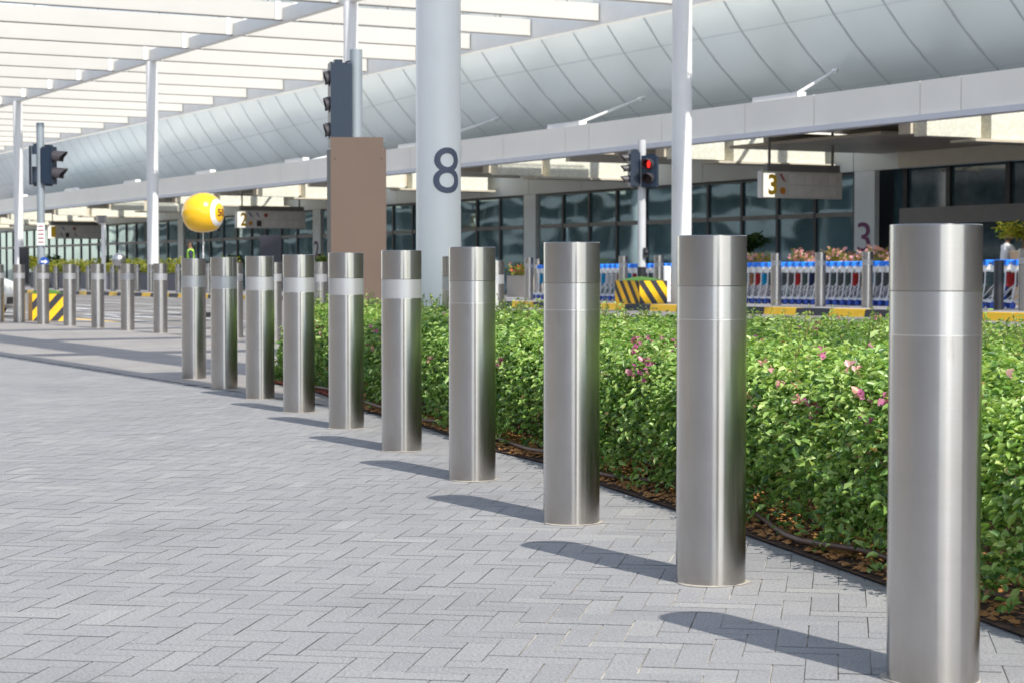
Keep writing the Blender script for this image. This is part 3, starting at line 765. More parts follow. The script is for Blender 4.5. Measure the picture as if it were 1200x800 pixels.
# hanging signs
def hang_sign(px, ptop, pbot, wpx, digit, label, icons, c=33.):
    p = at_c(px, (ptop+pbot)/2, c); Z = p.y; t = ct(p)[1]; zt = CAMZ+(317-ptop)/FPX*Z; zb = CAMZ+(317-pbot)/FPX*Z; w_ = wpx*Z/FPX/.83
    s = thing('hanging_sign', label, 'sign', P(c+w_/2, t, zb), 0, None)
    m = MB(); m.fbox(c, c+w_, t, t+.22, zb, zt); m.build('board', plain('sign_board', (.62,.59,.54), .45), s, True)
    m = MB(); m.fbox(c+.3, c+.36, t+.08, t+.14, zt, 5.12); m.fbox(c+w_-.3, c+w_-.24, t+.08, t+.14, zt, 5.12); m.fbox(c+.2, c+w_-.05, t+.03, t+.20, zt+.001, zt+.22); m.build('hanger', M['transom'], s, True)
    m = MB(); m.fbox(c+.05, c+.44, t-.012, t-.002, zb+.02, zt-.06); pn = m.build('number_panel', M['numpanel'], s, True)
    o = text_obj('numeral', digit, .30, (zt-zb)*.78, M['gold'], P(c+.36, t-.02, (zt+zb)/2), N, s, bold=.03); 
    m = MB()
    for i in range(6):
        for j in range(2):
            a = c+.95+i*(w_-1.15)/6; m.fbox(a, a+(w_-1.15)/6-.04, t-.008, t-.002, lerp(zb, zt, .08+.45*j), lerp(zb, zt, .08+.45*j+.38))
    m.build('airline_plates', plain('sign_plate', (.72,.68,.64), .5, var=.12, scale=2), s, True)
    for k, (dx, j, mt, sh) in enumerate(icons):
        q = P(c+dx, t-.014, lerp(zb, zt, .27 if j == 0 else .74)); m = MB()
        if sh == 'dot': m.cyl(q, q-D*.01, .10, n=16)
        elif sh == 'sq': m.fbox(c+dx-.12, c+dx+.12, t-.02, t-.01, q.z-.14, q.z+.14)
        else: m.add([q+N*-.12+Vector((0,0,.13)), q+N*-.04+Vector((0,0,.13)), q+N*.12+Vector((0,0,-.12)), q+N*.0+Vector((0,0,-.05))], [(0,3,2,1)])
        m.build('airline_mark', mt, s, True)
M['numpanel'] = emis('lit_number_panel', (.95,.92,.80), .55)
AR = plain('mark_red', (.35,.06,.06), .5); AO = plain('mark_orange', (.55,.22,.03), .5); AB = plain('mark_blue', (.08,.1,.3), .5); AK = plain('mark_dark', (.05,.035,.04), .5)
hang_sign(893, 201, 232, 97, '3', 'grey hanging airline sign with a yellow 3 on a lit panel', [(.72, 1, AR, 'tail'), (.72, 0, AO, 'dot')])
hang_sign(277, 247, 267.5, 72, '2', 'grey hanging airline sign with a yellow 2, left of the brown totem', [(.72, 1, AB, 'tail'), (.72, 0, AO, 'dot'), (1.1, 1, AB, 'tail'), (1.15, 0, AK, 'sq'), (1.5, 1, AR, 'dot')])
hang_sign(56, 264, 280, 56, '1', 'grey hanging airline sign with a yellow 1, right of the left traffic light', [(.9, 0, AK, 'tail'), (1.25, 0, AK, 'sq'), (1.0, 1, AB, 'tail'), (1.7, 1, AR, 'dot'), (1.8, 0, AR, 'tail')])

# ------------------------------------------------------------------ traffic lights
RED = emis('red_lamp', (1., .02, .015), 1.4); LENS = plain('dark_lens', (.03,.015,.015), .2); DRED = plain('unlit_red_lens', (.09,.008,.008), .2)
def head(parent, off, z0, nlamp, pitch, ang, r, depth=.26, lit=False, wide=None, bd=.10):
    """signal head: ang = facing direction (radians, 0 = +X, -pi/2 = towards the camera)"""
    f = Vector((math.cos(ang), math.sin(ang), 0)); s = Vector((-f.y, f.x, 0)); H = nlamp*pitch+.06; wd = wide or r*2.6
    o = Vector(off); m = MB()
    def bx(f0, f1, w0, z0_, z1_):
        m.hexa([o+f*f0-s*w0+Vector((0,0,z0_)), o+f*f1-s*w0+Vector((0,0,z0_)), o+f*f1+s*w0+Vector((0,0,z0_)), o+f*f0+s*w0+Vector((0,0,z0_)),
                o+f*f0-s*w0+Vector((0,0,z1_)), o+f*f1-s*w0+Vector((0,0,z1_)), o+f*f1+s*w0+Vector((0,0,z1_)), o+f*f0+s*w0+Vector((0,0,z1_))])
    bx(-bd, .10, wd/2, z0, z0+H); bx(-bd-.04, -bd, wd*.36, z0+.03, z0+H-.03); bx(.10, .125, wd/2+.02, z0-.01, z0+H+.01)
    bx(-.05, .06, wd*.3, z0+H, z0+H+.05); bx(-.05, .06, wd*.3, z0-.05, z0)
    hd = m.build('signal_head', M['signal'], parent)
    for k in range(nlamp):
        c = o+Vector((0,0,z0+.03+pitch*(k+.5)))+f*.125; m = MB()
        n_ = 16; a0, a1 = math.radians(-35), math.radians(215); vs = []
        for i in range(n_+1):
            a = lerp(a0, a1, i/n_); d = depth*(.55+.45*max(0, math.sin(a)))
            for rr in (r, r-.008):
                e = s*math.cos(a)*rr+Vector((0,0,math.sin(a)*rr)); vs += [c+e, c+e*.97+f*d-Vector((0,0,.02))]
        fs_ = []
        for i in range(n_):
            b = i*4; fs_ += [(b, b+4, b+5, b+1), (b+2, b+3, b+7, b+6), (b+1, b+5, b+7, b+3)]
        m.add(vs, fs_, False); m.build('visor', M['visor'], hd)
        top = (k == nlamp-1)
        m = MB(); m.cyl(c-f*.01, c+f*.012, r-.01, n=24); ln = m.build('lens', DRED if top and lit else LENS, hd)
        if top and lit:
            m = MB(); q = c+f*.02
            def quad(x0, x1, z0_, z1_):
                m.add([q+s*x0+Vector((0,0,z0_)), q+s*x1+Vector((0,0,z0_)), q+s*x1+Vector((0,0,z1_)), q+s*x0+Vector((0,0,z1_))], [(0,1,2,3)])
            quad(-.028, .028, -.015, .045); quad(-.028, -.006, -.08, -.015); quad(.006, .028, -.08, -.015); quad(-.042, -.031, -.015, .04); quad(.031, .042, -.015, .04)
            m.cyl(q+Vector((0,0,.066)), q+f*.004+Vector((0,0,.066)), .019, n=12)
            m.build('red_standing_figure', RED, hd)
    return hd
# foreground one behind the totem
Zt = 27.; p = at_d(418, 317, Zt); zt = CAMZ+(317-60)/FPX*Zt
tl = thing('traffic_light', 'tall traffic light with dark blue three-lamp head facing left, behind the brown totem', 'traffic light', (p.x, p.y, 0))
m = MB(); m.cyl((0,0,0), (0,0,zt), .085, n=24); m.cyl((0,0,0), (0,0,.04), .16, n=24); m.build('pole', M['galv'], tl)
head(tl, (-.245, .0, 0), CAMZ+(317-172)/FPX*Zt, 3, .355, math.radians(192), .115, .085, wide=.30, bd=.165)
m = MB(); m.tube([(-.20,0,zt-.22),(-.12,0,zt-.16),(0,0,zt-.15)], .012); m.build('bracket', M['black'], tl)
# left one
Zt = 42.; p = at_d(48.5, 317, Zt); zt = CAMZ+(317-145)/FPX*Zt; zh = CAMZ+(317-216)/FPX*Zt
tl = thing('traffic_light', 'grey-poled traffic light at far left with two hooded lamps facing right', 'traffic light', (p.x, p.y, 0))
m = MB(); m.cyl((0,0,0), (0,0,zt), .082, n=20); m.build('pole', M['galv'], tl)
head(tl, (.17, .0, 0), zh, 2, .36, math.radians(-8), .14, .30, wide=.3)
head(tl, (-.10, .10, 0), zh, 3, .25, math.radians(115), .1, .2, wide=.25)
m = MB(); m.box(-.15, -.06, -.14, -.06, zh+.36, zh+.62); m.build('junction_box', M['galv'], tl)
m = MB(); m.box(-.06, .10, -.10, -.084, CAMZ+(317-288)/FPX*Zt, CAMZ+(317-262)/FPX*Zt); st = m.build('notice_plate', M['white_paint'], tl)
m = MB()
for k, cc in enumerate([0]*5):
    z = CAMZ+(317-285+k*4.6)/FPX*Zt; m.box(-.04, .08, -.106, -.101, z, z+.03)
m.build('notice_print', plain('print_grey', (.35,.15,.15), .6, var=.5, scale=20), st)
m = MB(); q = Vector((.09, -.12, CAMZ+(317-307)/FPX*Zt)); m.cyl(q, q+Vector((0,.02,0)), .10, n=24); ar = m.build('direction_disc', plain('sign_blue', (.02,.08,.35), .4), tl)
m = MB(); m.box(q.x-.07, q.x+.03, q.y-.006, q.y-.001, q.z-.018, q.z+.018); m.add([(q.x+.01,q.y-.004,q.z-.05),(q.x+.075,q.y-.004,q.z),(q.x+.01,q.y-.004,q.z+.05)], [(0,1,2)]); m.build('arrow', M['white_paint'], ar)
# right one on the island
p = at_c(752, 317, 26.); Zt = p.y; ti = ct(p)[1]; zb = isl(ti)
tl = thing('traffic_light', 'traffic light showing a red figure, rising from the striped block by the trolleys', 'traffic light', (p.x, p.y, zb))
zt = CAMZ+(317-165)/FPX*Zt-zb; zh = CAMZ+(317-220)/FPX*Zt-zb
m = MB(); m.cyl((0,0,.9), (0,0,zt), .10, n=20); m.build('pole', plain('pale_pole', (.52,.53,.54), .4), tl)
m = MB(); m.cyl((0,0,0), (0,0,.9+.0), .108, n=20); m.build('pole_foot', M['black'], tl)
head(tl, (.20, -.16, 0), zh, 2, .35, math.radians(-112), .14, .30, True, .36)
head(tl, (-.20, -.02, 0), zh+.03, 3, .265, math.radians(190), .10, .22, wide=.28)
m = MB(); m.sphere((.10,-.12,zh-1.62), .06, 12, 8); m.box(.03,.15,-.14,-.08,zh-1.75,zh-1.5); m.build('push_button', M['black'], tl)

# ------------------------------------------------------------------ striped concrete blocks
def striped(o_, u, v, lu, lv, h, label, plain_left=False):
    """o_ nearest corner; u runs right/away, v runs left/away"""
    b = thing('barrier_block', label, 'barrier', o_)
    U = u*lu; V = v*lv; Zu = Vector((0,0,h)); m = MB()
    m.hexa([Vector(), U, U+V, V, Zu, U+Zu, U+V+Zu, V+Zu]); body = m.build('body', M['shaded_orange'] if plain_left else M['yellow'], b)
    def stripes(base, e, L, nout, mat, lean, name='stripes'):
        mm = MB(); pitch = .36; wd = .17; sh = h*1.0*lean; k = -4
        while k*pitch < L+1.5:
            x0 = k*pitch
            poly = [(x0, 0), (x0+wd, 0), (x0+wd+sh, h), (x0+sh, h)]
            # clip to 0..L
            def clip(pl, lim, sgn):
                out = []
                for i in range(len(pl)):
                    a, c = pl[i], pl[(i+1) % len(pl)]; ia = sgn*(a[0]-lim) >= 0; ic = sgn*(c[0]-lim) >= 0
                    if ia: out.append(a)
                    if ia != ic:
                        f = (lim-a[0])/(c[0]-a[0]); out.append((lim, a[1]+f*(c[1]-a[1])))
                return out
            pl = clip(poly, .0, 1); pl = clip(pl, L, -1) if pl else pl
            if len(pl) > 2: mm.add([base+e*x+Vector((0,0,z))+nout*.004 for x, z in pl], [tuple(range(len(pl)))])
            k += 1
        return mm.build(name, mat, body)
    if plain_left:
        m = MB(); nn = -v; m.hexa([nn*.003, U+nn*.003, U+nn*.001, nn*.001, Zu+nn*.003, U+Zu+nn*.003, U+Zu+nn*.001, Zu+nn*.001]); m.build('yellow_face', M['yellow'], body)
        stripes(-v*.0, u, lu, -v, M['kerb_black'], .9)
    else:
        stripes(Vector(), u, lu, -v, M['kerb_black'], -.75)
        stripes(Vector(), v, lv, -u, M['kerb_black'], .75, 'side_stripes')
    m = MB(); ctr = (U+V)/2
    for i in range(9):
        for j in range(9):
            pass
    gx = 9; vs_ = []
    for i in range(gx):
        for j in range(gx):
            a, c = i/(gx-1), j/(gx-1); z = h+.005+.09*math.sin(PI*a)*math.sin(PI*c)+random.random()*.012
            q = U*a+V*c; vs_.append((q.x, q.y, z))
    m.add(vs_, [(i*gx+j, (i+1)*gx+j, (i+1)*gx+j+1, i*gx+j+1) for i in range(gx-1) for j in range(gx-1)]); m.build('turf_top', M['turf'], b)
    return b
p = at_z(38, 376.5, 0.)
striped(Vector((p.x, p.y, 0)), Vector((.995,.1,0)), Vector((-.35,.94,0)), .68, .75, .58, 'low concrete block with black and yellow stripes under the left traffic light', True)
p = at_c(749.5, 354, 25.4); tz = ct(p)[1]
striped(Vector((p.x, p.y, isl(tz))), N, D, .80, 1.15, .56, 'yellow and black striped concrete block at the foot of the right traffic light')

# ------------------------------------------------------------------ totem, boards, posts
Zm = 23.6; pa = at_d(388, 317, Zm); wd = 64.5*Zm/FPX; zt = CAMZ+(317-175)/FPX*Zm; z2 = CAMZ+(317-161.5)/FPX*Zm
tt_ = thing('brown_totem', 'tall blank brown metal sign totem left of the numbered column', 'sign totem', (pa.x, pa.y, 0))
m = MB(); m.box(0, wd, 0, .05, 0, zt); m.build('front_panel', M['totem'], tt_)
m = MB(); m.box(.0, wd-.035, .02, .06, zt+.001, z2); m.build('top_panel', M['totem'], tt_)
for z_ in (.25, 1.2, zt-.12):
    for x_ in (.05, wd-.05):
        m = MB(); m.cyl((x_, -.004, z_), (x_, .001, z_), .009, n=10); m.build('fixing', M['totem_side'], tt_)
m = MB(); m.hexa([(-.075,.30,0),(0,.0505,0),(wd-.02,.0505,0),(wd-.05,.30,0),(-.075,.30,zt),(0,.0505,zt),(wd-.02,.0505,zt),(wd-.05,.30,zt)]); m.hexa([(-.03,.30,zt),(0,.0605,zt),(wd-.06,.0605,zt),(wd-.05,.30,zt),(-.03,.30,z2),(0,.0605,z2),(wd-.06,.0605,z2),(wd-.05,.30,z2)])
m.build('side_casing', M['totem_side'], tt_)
Zb = 42.; pa = at_d(317.5, 317, Zb)
bo = thing('dark_board', 'small dark square board standing left of the brown totem', 'board', (pa.x, pa.y, 0))
m = MB(); hw = 12.3*Zb/FPX; m.box(-hw, hw, -.03, .03, .9, CAMZ+(317-276)/FPX*Zb); m.build('board', M['panel_dark'], bo)
m = MB(); m.cyl((-.12,0.05,0), (-.12,.05,1.2), .03, n=10); m.cyl((.12,0.05,0), (.12,.05,1.2), .03, n=10); m.build('legs', M['black'], bo)
Zb = 45.; pa = at_d(28.5, 317, Zb)
bo = thing('dark_panel_sign', 'narrow dark upright panel in front of the leftmost white canopy post', 'board', (pa.x, pa.y, 0))
hw = 5.2*Zb/FPX; m = MB(); m.box(-hw, hw, -.06, .06, CAMZ-(332-317)/FPX*Zb, CAMZ+(317-290)/FPX*Zb); m.build('panel', M['black'], bo)
m = MB(); m.cyl((-.06,0,0), (-.06,0,1.), .03, n=10); m.build('post', M['black'], bo)
# lamp post
p = at_c(121.5, 317, 26.9); Zl = p.y; ti = ct(p)[1]
lp = thing('lamp_post', 'slim white lamp post with a small dark square head, left of the steel ball', 'lamp post', (p.x, p.y, isl(ti)))
zt = CAMZ+(317-253)/FPX*Zl-isl(ti)
m = MB(); m.cyl((0,0,0), (0,0,zt-.3), .10, n=16); m.build('pole', M['white_paint'], lp)
m = MB(); m.box(-.30,.12,-.2,.2,zt-.35,zt); m.build('lamp_head', M['transom'], lp)
m = MB(); m.cyl((-.12,0,zt-.42), (-.12,0,zt-.352), .11, n=16); m.build('lens', M['white_paint'], lp)
# black post and short bright post
p = at_c(1170.5, 317, 26.4); ti = ct(p)[1]
bp_ = thing('black_post', 'short black post in front of the right-hand trolleys', 'post', (p.x, p.y, isl(ti)))
m = MB(); m.lathe([(0,.98),(.085,.98),(.095,.96),(.095,0)], 24); m.build('shaft', M['black'], bp_)
m = MB(); m.cyl((0,0,0), (0,0,.015), .13, n=24); m.build('base_plate', M['transom'], bp_)
p = at_c(781.5, 317, 27.6); ti = ct(p)[1]
bp_ = thing('white_post', 'short bright white post left of the slim white canopy column', 'post', (p.x, p.y, isl(ti)))
m = MB(); m.lathe([(0,.93),(.09,.93),(.105,.90),(.105,0)], 24); m.build('shaft', M['white_paint'], bp_)
m = MB(); m.cyl((0,0,0), (0,0,.015), .15, n=24); m.build('base_plate', M['transom'], bp_)

# ------------------------------------------------------------------ balloon
Zb = 45.; p = at_d(238.3, 317, Zb); Rb = 24.6*Zb/FPX; zc = CAMZ+(317-250.5)/FPX*Zb
ba = thing('ball_balloon', 'big yellow ball balloon with a white ring and number, tethered above the bollards', 'balloon', (p.x, p.y, 0))
axis = Vector((math.cos(math.radians(-21)), math.sin(math.radians(-21)), .03)).normalized()
m = MB(); nn_, mm_ = 64, 40
ax_u = axis.cross(Vector((0,0,1))).normalized(); ax_v = ax_u.cross(axis)
vs_ = []; fs_ = []; mi_ = []
for j in range(mm_+1):
    th = PI*j/mm_
    for i in range(nn_):
        a = 2*PI*i/nn_; v = axis*math.cos(th)+(ax_u*math.cos(a)+ax_v*math.sin(a))*math.sin(th)
        z = v.z; z = z if z > -.80 else -.80+(z+.80)*.55
        vs_.append((v.x*Rb, v.y*Rb, zc+z*Rb))
for j in range(mm_):
    deg = 180*(j+.5)/mm_
    for i in range(nn_):
        fs_.append((j*nn_+i, (j+1)*nn_+i, (j+1)*nn_+(i+1)%nn_, j*nn_+(i+1)%nn_)); mi_.append(1 if (25 < deg < 40 or 140 < deg < 155) else 0)
for f, q in zip(fs_, mi_): pass
m.v = vs_; m.f = fs_; m.sm = [True]*len(fs_); m.mi = mi_
env = m.build('envelope', [M['ball_yellow'], M['ball_white']], ba)
me, tw, th_ = text_mesh('50', 1., 1, .02, True)
for v in me.vertices:
    x = v.co.x/tw*.30; y = v.co.y/th_*.17; off = (1.012 if v.co.z > 0 else 1.0)*Rb
    # project on the ball near the axis
    q = (axis*1.0 + (-ax_u)*(x/Rb)*1.0 + ax_v*(y/Rb)).normalized(); v.co = Vector((q.x*off, q.y*off, zc+q.z*off))
me.materials.clear(); me.materials.append(M['bronze']); o = bpy.data.objects.new('ball_number', me); COL.objects.link(o); o.parent = env
m = MB(); m.cyl((.0,0,0), (0,0,zc-Rb*.85), .012, n=6); m.sphere((.01,0,CAMZ+(317-285)/FPX*Zb), .03, 10, 6); m.sphere((.0,0,CAMZ+(317-299)/FPX*Zb), .02, 10, 6); m.build('tether', M['white_paint'], ba)
m = MB(); m.cyl((0,0,0), (0,0,.12), .2, n=20); m.build('weight', M['black'], ba)

# ------------------------------------------------------------------ steel ball sculpture
p = at_c(139.5, 317, 29.); ti = ct(p)[1]; z = isl(ti)
sb = thing('steel_ball', 'round dull steel ball mounted above the planters right of the lamp post', 'sculpture', (p.x, p.y, z))
rr = 8.3*p.y/FPX; zz = CAMZ+(317-305)/FPX*p.y-z
m = MB(); m.sphere((0,0,zz), rr, 24, 14); m.build('ball', M['steel_ball'], sb); m = MB(); m.cyl((0,0,0), (0,0,zz-rr*.8), .07, n=12); m.build('stand', M['transom'], sb)

# ------------------------------------------------------------------ luggage trolleys
def make_trolley():
    t = thing('luggage_trolley', '', 'luggage trolley', (0,0,0))
    m = MB()
    for sx in (-.27, .27):
        m.tube([(sx,.10,.13),(sx*.93,.02,.50),(sx,-.02,.93)], .016, 8)
        m.tube([(sx,.10,.13),(sx*.8,.80,.17)], .014, 8); m.tube([(sx,.02,.50),(sx*.9,.30,.30),(sx*.8,.50,.16)], .010, 6)
    for y in (.15,.3,.45,.6,.78): m.cyl((-.25,y,.15), (.25,y,.15), .008, n=6)
    for z in (.50,.80): m.cyl((-.26,.02,z), (.26,.02,z), .010, n=6)
    m.build('frame', M['chrome'], t)
    m = MB(); m.cyl((-.31,-.04,.975), (.31,-.04,.975), .032, n=10); m.box(-.31,-.23,-.07,.05,.89,.985); m.box(.23,.31,-.07,.05,.89,.985); m.box(-.07,.07,-.05,.03,.93,.98); m.build('handle', M['cblue'], t)
    m = MB(); m.hexa([(-.25,-.02,.755),(.25,-.02,.755),(.25,.14,.755),(-.25,.14,.755),(-.265,-.07,.915),(.265,-.07,.915),(.265,.16,.915),(-.265,.16,.915)]); m.build('basket', M['cwhite'], t)
    m = MB(); m.box(-.25,.25,-.035,-.020,.45,.735); m.build('advert_panel', AD[0], t)
    for x, y in ((-.26,.08),(.26,.08),(0,.80)):
        m = MB(); m.cyl((x-.02,y,.065), (x+.02,y,.065), .065, n=14); w1 = m.build('wheel', M['cwheel'], t)
    return t
tro = make_trolley(); RZ = math.atan2(N.y, N.x)
tL = ct(at_c(631, 317, 28.2))[1]; tR = ct(at_c(1092, 317, 28.2))[1]
nT = int((tL-tR)/.27); adseq = [6,0,4,5,2,1,3,6,4,1,0,2,1,5,0,3,2,1,0,2,1,5,0,1,3,2,5,4,1,0,2]
sect = [(637, 'showing left of the third nearest bollard'), (703, 'hidden behind the third nearest bollard'), (745, 'left of the right traffic light pole'), (793, 'between the traffic light and the slim white column'), (875, 'hidden behind the second nearest bollard'),
        (909, 'right of the second nearest bollard'), (961, 'between the first two small bollards'), (1016, 'between the second and third small bollards'), (1040, 'left of the nearest bollard'), (9999, 'behind the nearest bollard')]
SHEETS = {}
def put_trolley(t, first, lab, ad, gr):
    p = P(28.2, t); z = isl(t)
    if first: r = tro; r.location = (p.x, p.y, z); r.rotation_euler = (0,0,RZ); ks = kids(r)
    else:
        r, ks = dup(tro, (p.x, p.y, z), RZ)
    r['label'] = lab; r['group'] = gr
    if ad:
        for kk in ks:
            if kk.name.startswith('advert_panel'):
                if ad not in SHEETS:
                    mm = kk.data.copy(); mm.materials[0] = AD[ad]; SHEETS[ad] = mm
                kk.data = SHEETS[ad]
    return r
_ = kids(tro); KT[tro.name] = [(c, []) for c in _]
cnt = 0
order = [tR+.27*i for i in range(nT)]
for i, t in enumerate(order):
    ad = adseq[(i*7+i//9) % len(adseq)] if i else 0
    pp_ = P(28.2, t); px = 600+FPX*pp_.x/pp_.y
    sc = next(s for x, s in sect if px < x)
    nm = AD_NAMES[ad]
    put_trolley(t, i == 0, f'nested trolley with {nm} panel, {sc}', ad, f'long nested row of luggage trolleys, {nm} adverts, {sc}')
for i in range(5):
    t = ct(at_c(1166, 317, 28.2))[1]-.30*i
    put_trolley(t, False, ['leftmost of the separate right-hand trolleys, blue handle with red end', 'blue trolley with cyan panel right of the black post', 'third trolley of the right-hand group by the picture edge', 'fourth trolley of the right-hand group, cut by the edge', 'last trolley of the right-hand group, outside the picture edge'][i], [1,0,4,2,0][i], 'separate trolleys at the right edge')

# ------------------------------------------------------------------ planters, palms
def foliage_blob(name, mat, c, rad, n_, lsz, parent, aspect=.5):
    v = rng.normal(size=(n_, 3)); v /= np.linalg.norm(v, axis=1, keepdims=True); k = rng.uniform(.5, 1.05, (n_, 1))
    bump = 1+.25*np.sin(v[:, :1]*7+c[0])+.2*np.sin(v[:, 1:2]*9+1)
    pos = v*k*bump*np.array(rad)+np.array(c); pos[:, 2] = np.maximum(pos[:, 2], c[2]-rad[2]*.3)
    return leaf_mesh(name, mat, pos, v+rng.normal(size=(n_, 3))*.5+np.array([0,0,.4]), rng.uniform(.7, 1.3, n_)*lsz, parent, aspect)
def planter(px0, px1, c, ztop, label, box_m, fol, flower=None, hfol=.35, depth=.7, nleaf=500, lsz=.10, side=None, nfl=60):
    a = at_c(px0, 317, c); b = at_c(px1, 317, c); t1 = ct(a)[1]; t0 = ct(b)[1]; tm = (t0+t1)/2; z = isl(tm)
    pl = thing('planter', label, 'planter', P(c, tm, z))
    m = MB(); m.fbox(c, c+depth, t0, t1, z, ztop); m.fbox(c-.02, c+depth+.02, t0-.02, t1+.02, ztop, ztop+.03)
    m.build('box', box_m, pl, True)
    ln = t1-t0; n_ = int(nleaf*max(1, ln)); k = rng.uniform(0, 1, n_); cc = rng.uniform(0, depth, n_); hz = hfol*(.55+.45*np.sin(k*ln*1.9+tm)**2)*rng.uniform(.1, 1, n_)
    q = np.array([list(P(c+cc[i], t0+k[i]*ln, ztop+hz[i])) for i in range(n_)])-np.array(pl.location)
    leaf_mesh('foliage', fol, q, rng.normal(size=(n_, 3))+np.array([0,-.2,.7]), rng.uniform(.6, 1.3, n_)*lsz, pl, .35)
    if flower:
        f_ = int(nfl*max(1, ln)); k = rng.uniform(0, 1, f_); cc = rng.uniform(-.05, depth*.7, f_); hz = hfol*(.6+.5*np.sin(k*ln*1.9+tm)**2)*rng.uniform(.45, 1.05, f_)
        q = np.array([list(P(c+cc[i], t0+k[i]*ln, ztop+hz[i])) for i in range(f_)])-np.array(pl.location)
        leaf_mesh('flowers', flower, q, rng.normal(size=(f_, 3))+np.array([0,-.4,.5]), rng.uniform(.7, 1.3, f_)*lsz*.9, pl, .85)['kind'] = 'stuff'
    return pl
planter(594, 616, 30.0, .88, 'beige planter box with red flowers right of the fourth nearest bollard', M['planter_beige'], M['leaf_y'], M['red_petal'], .42, .8, 420, .10, nfl=25)
planter(862, 888, 31.5, 1.12, 'planter with pale pink flowers behind the trolleys, right of the second nearest bollard', M['planter_grey'], M['leaf_y'], M['bract_pale'], .42, .6, 300, .12)
planter(925, 1045, 31.5, 1.12, 'long planter of pink flowers behind the trolleys, below the purple numeral', M['planter_grey'], M['leaf_y'], M['bract_pale'], .50, .6, 300, .12, nfl=70)
ll = [(36,56,'below the left traffic light'),(60,84,'right of the left traffic light'),(88,112,'left of the white lamp post'),(126,158,'under the steel ball'),(163,176,'left of the tall white post'),(190,214,'under the yellow ball, left'),(246,262,'right of the yellow ball tether')]
for a, b, ex in ll:
    planter(a, b, 29.6, .92, f'grey planter of yellow-green shrubs, {ex}', M['planter_grey'], M['leaf_y'], None, .75, .8, 260, .17, nfl=20)
def palm(px, c, zbase, hleaf, label, pot, nfr=13, stem=.3, fmat='leaf_d', L=.7):
    p = at_c(px, 317, c); ti = ct(p)[1]; z0 = isl(ti)
    pa_ = thing('potted_palm', label, 'potted palm', (p.x, p.y, z0))
    m = MB(); m.lathe([(0,0),(.22,0),(.30,zbase),(.33,zbase+.02),(.30,zbase+.05),(0,zbase+.03)], 20); m.build('pot', pot, pa_)
    m = MB(); m.cyl((0,0,zbase), (.03,0,zbase+stem), .05, .04, n=10); m.build('stem', M['trunk'], pa_)
    A, B, C = [], [], []; m = MB()
    for i in range(nfr):
        a = 2*PI*i/nfr+random.random()*.5; el = random.uniform(.3, 1.3); q = Vector((.03,0,zbase+stem)); pr = q
        for k in range(9):
            f = (k+1)/9; e = Vector((math.cos(a)*math.cos(el)*L*f, math.sin(a)*math.cos(el)*L*f, math.sin(el)*L*f-.35*L*f*f)); cur = q+e
            m.cyl(pr, cur, .006, n=4, caps=False); pr = cur
            for s in range(4): A.append(np.array(cur)+rng.normal(size=3)*.02); B.append(np.array([random.gauss(0,.5), random.gauss(0,.5), 1])); C.append(.20*L/.7*random.uniform(.7,1.1))
    m.build('frond_ribs', M['leaf_d'], pa_); leaf_mesh('fronds', M[fmat], np.array(A), np.array(B), np.array(C), pa_, .22)
palm(273, 34., .75, 0, 'dark potted palm between the two small foreground bollards', M['pot_blue'], L=.9, stem=.35)
palm(60, 33., .85, 0, 'low dark palm behind the planters, right of the left traffic light', M['planter_grey'], L=1.2)
palm(40, 31., .85, 0, 'leafy bush palm between the leftmost white post and traffic light', M['planter_grey'], L=1.1, fmat='leaf_y')
palm(127, 33., .85, 0, 'small palm between the lamp post and steel ball', M['planter_grey'], L=1.0)
palm(1199, 31.5, 1.2, 0, 'potted fan palm with yellow-green fronds at the right edge', M['pot_clay'], L=.75, stem=.35, fmat='leaf_y')
palm(381, 34., .7, 0, 'small bright green palm at the left edge of the brown totem', M['pot_blue'], L=.7, stem=.4, fmat='leaf_new')
palm(872, 36., .8, 0, 'dark palm before the glass, right of the second nearest bollard', M['planter_grey'], L=1.0, stem=.6)

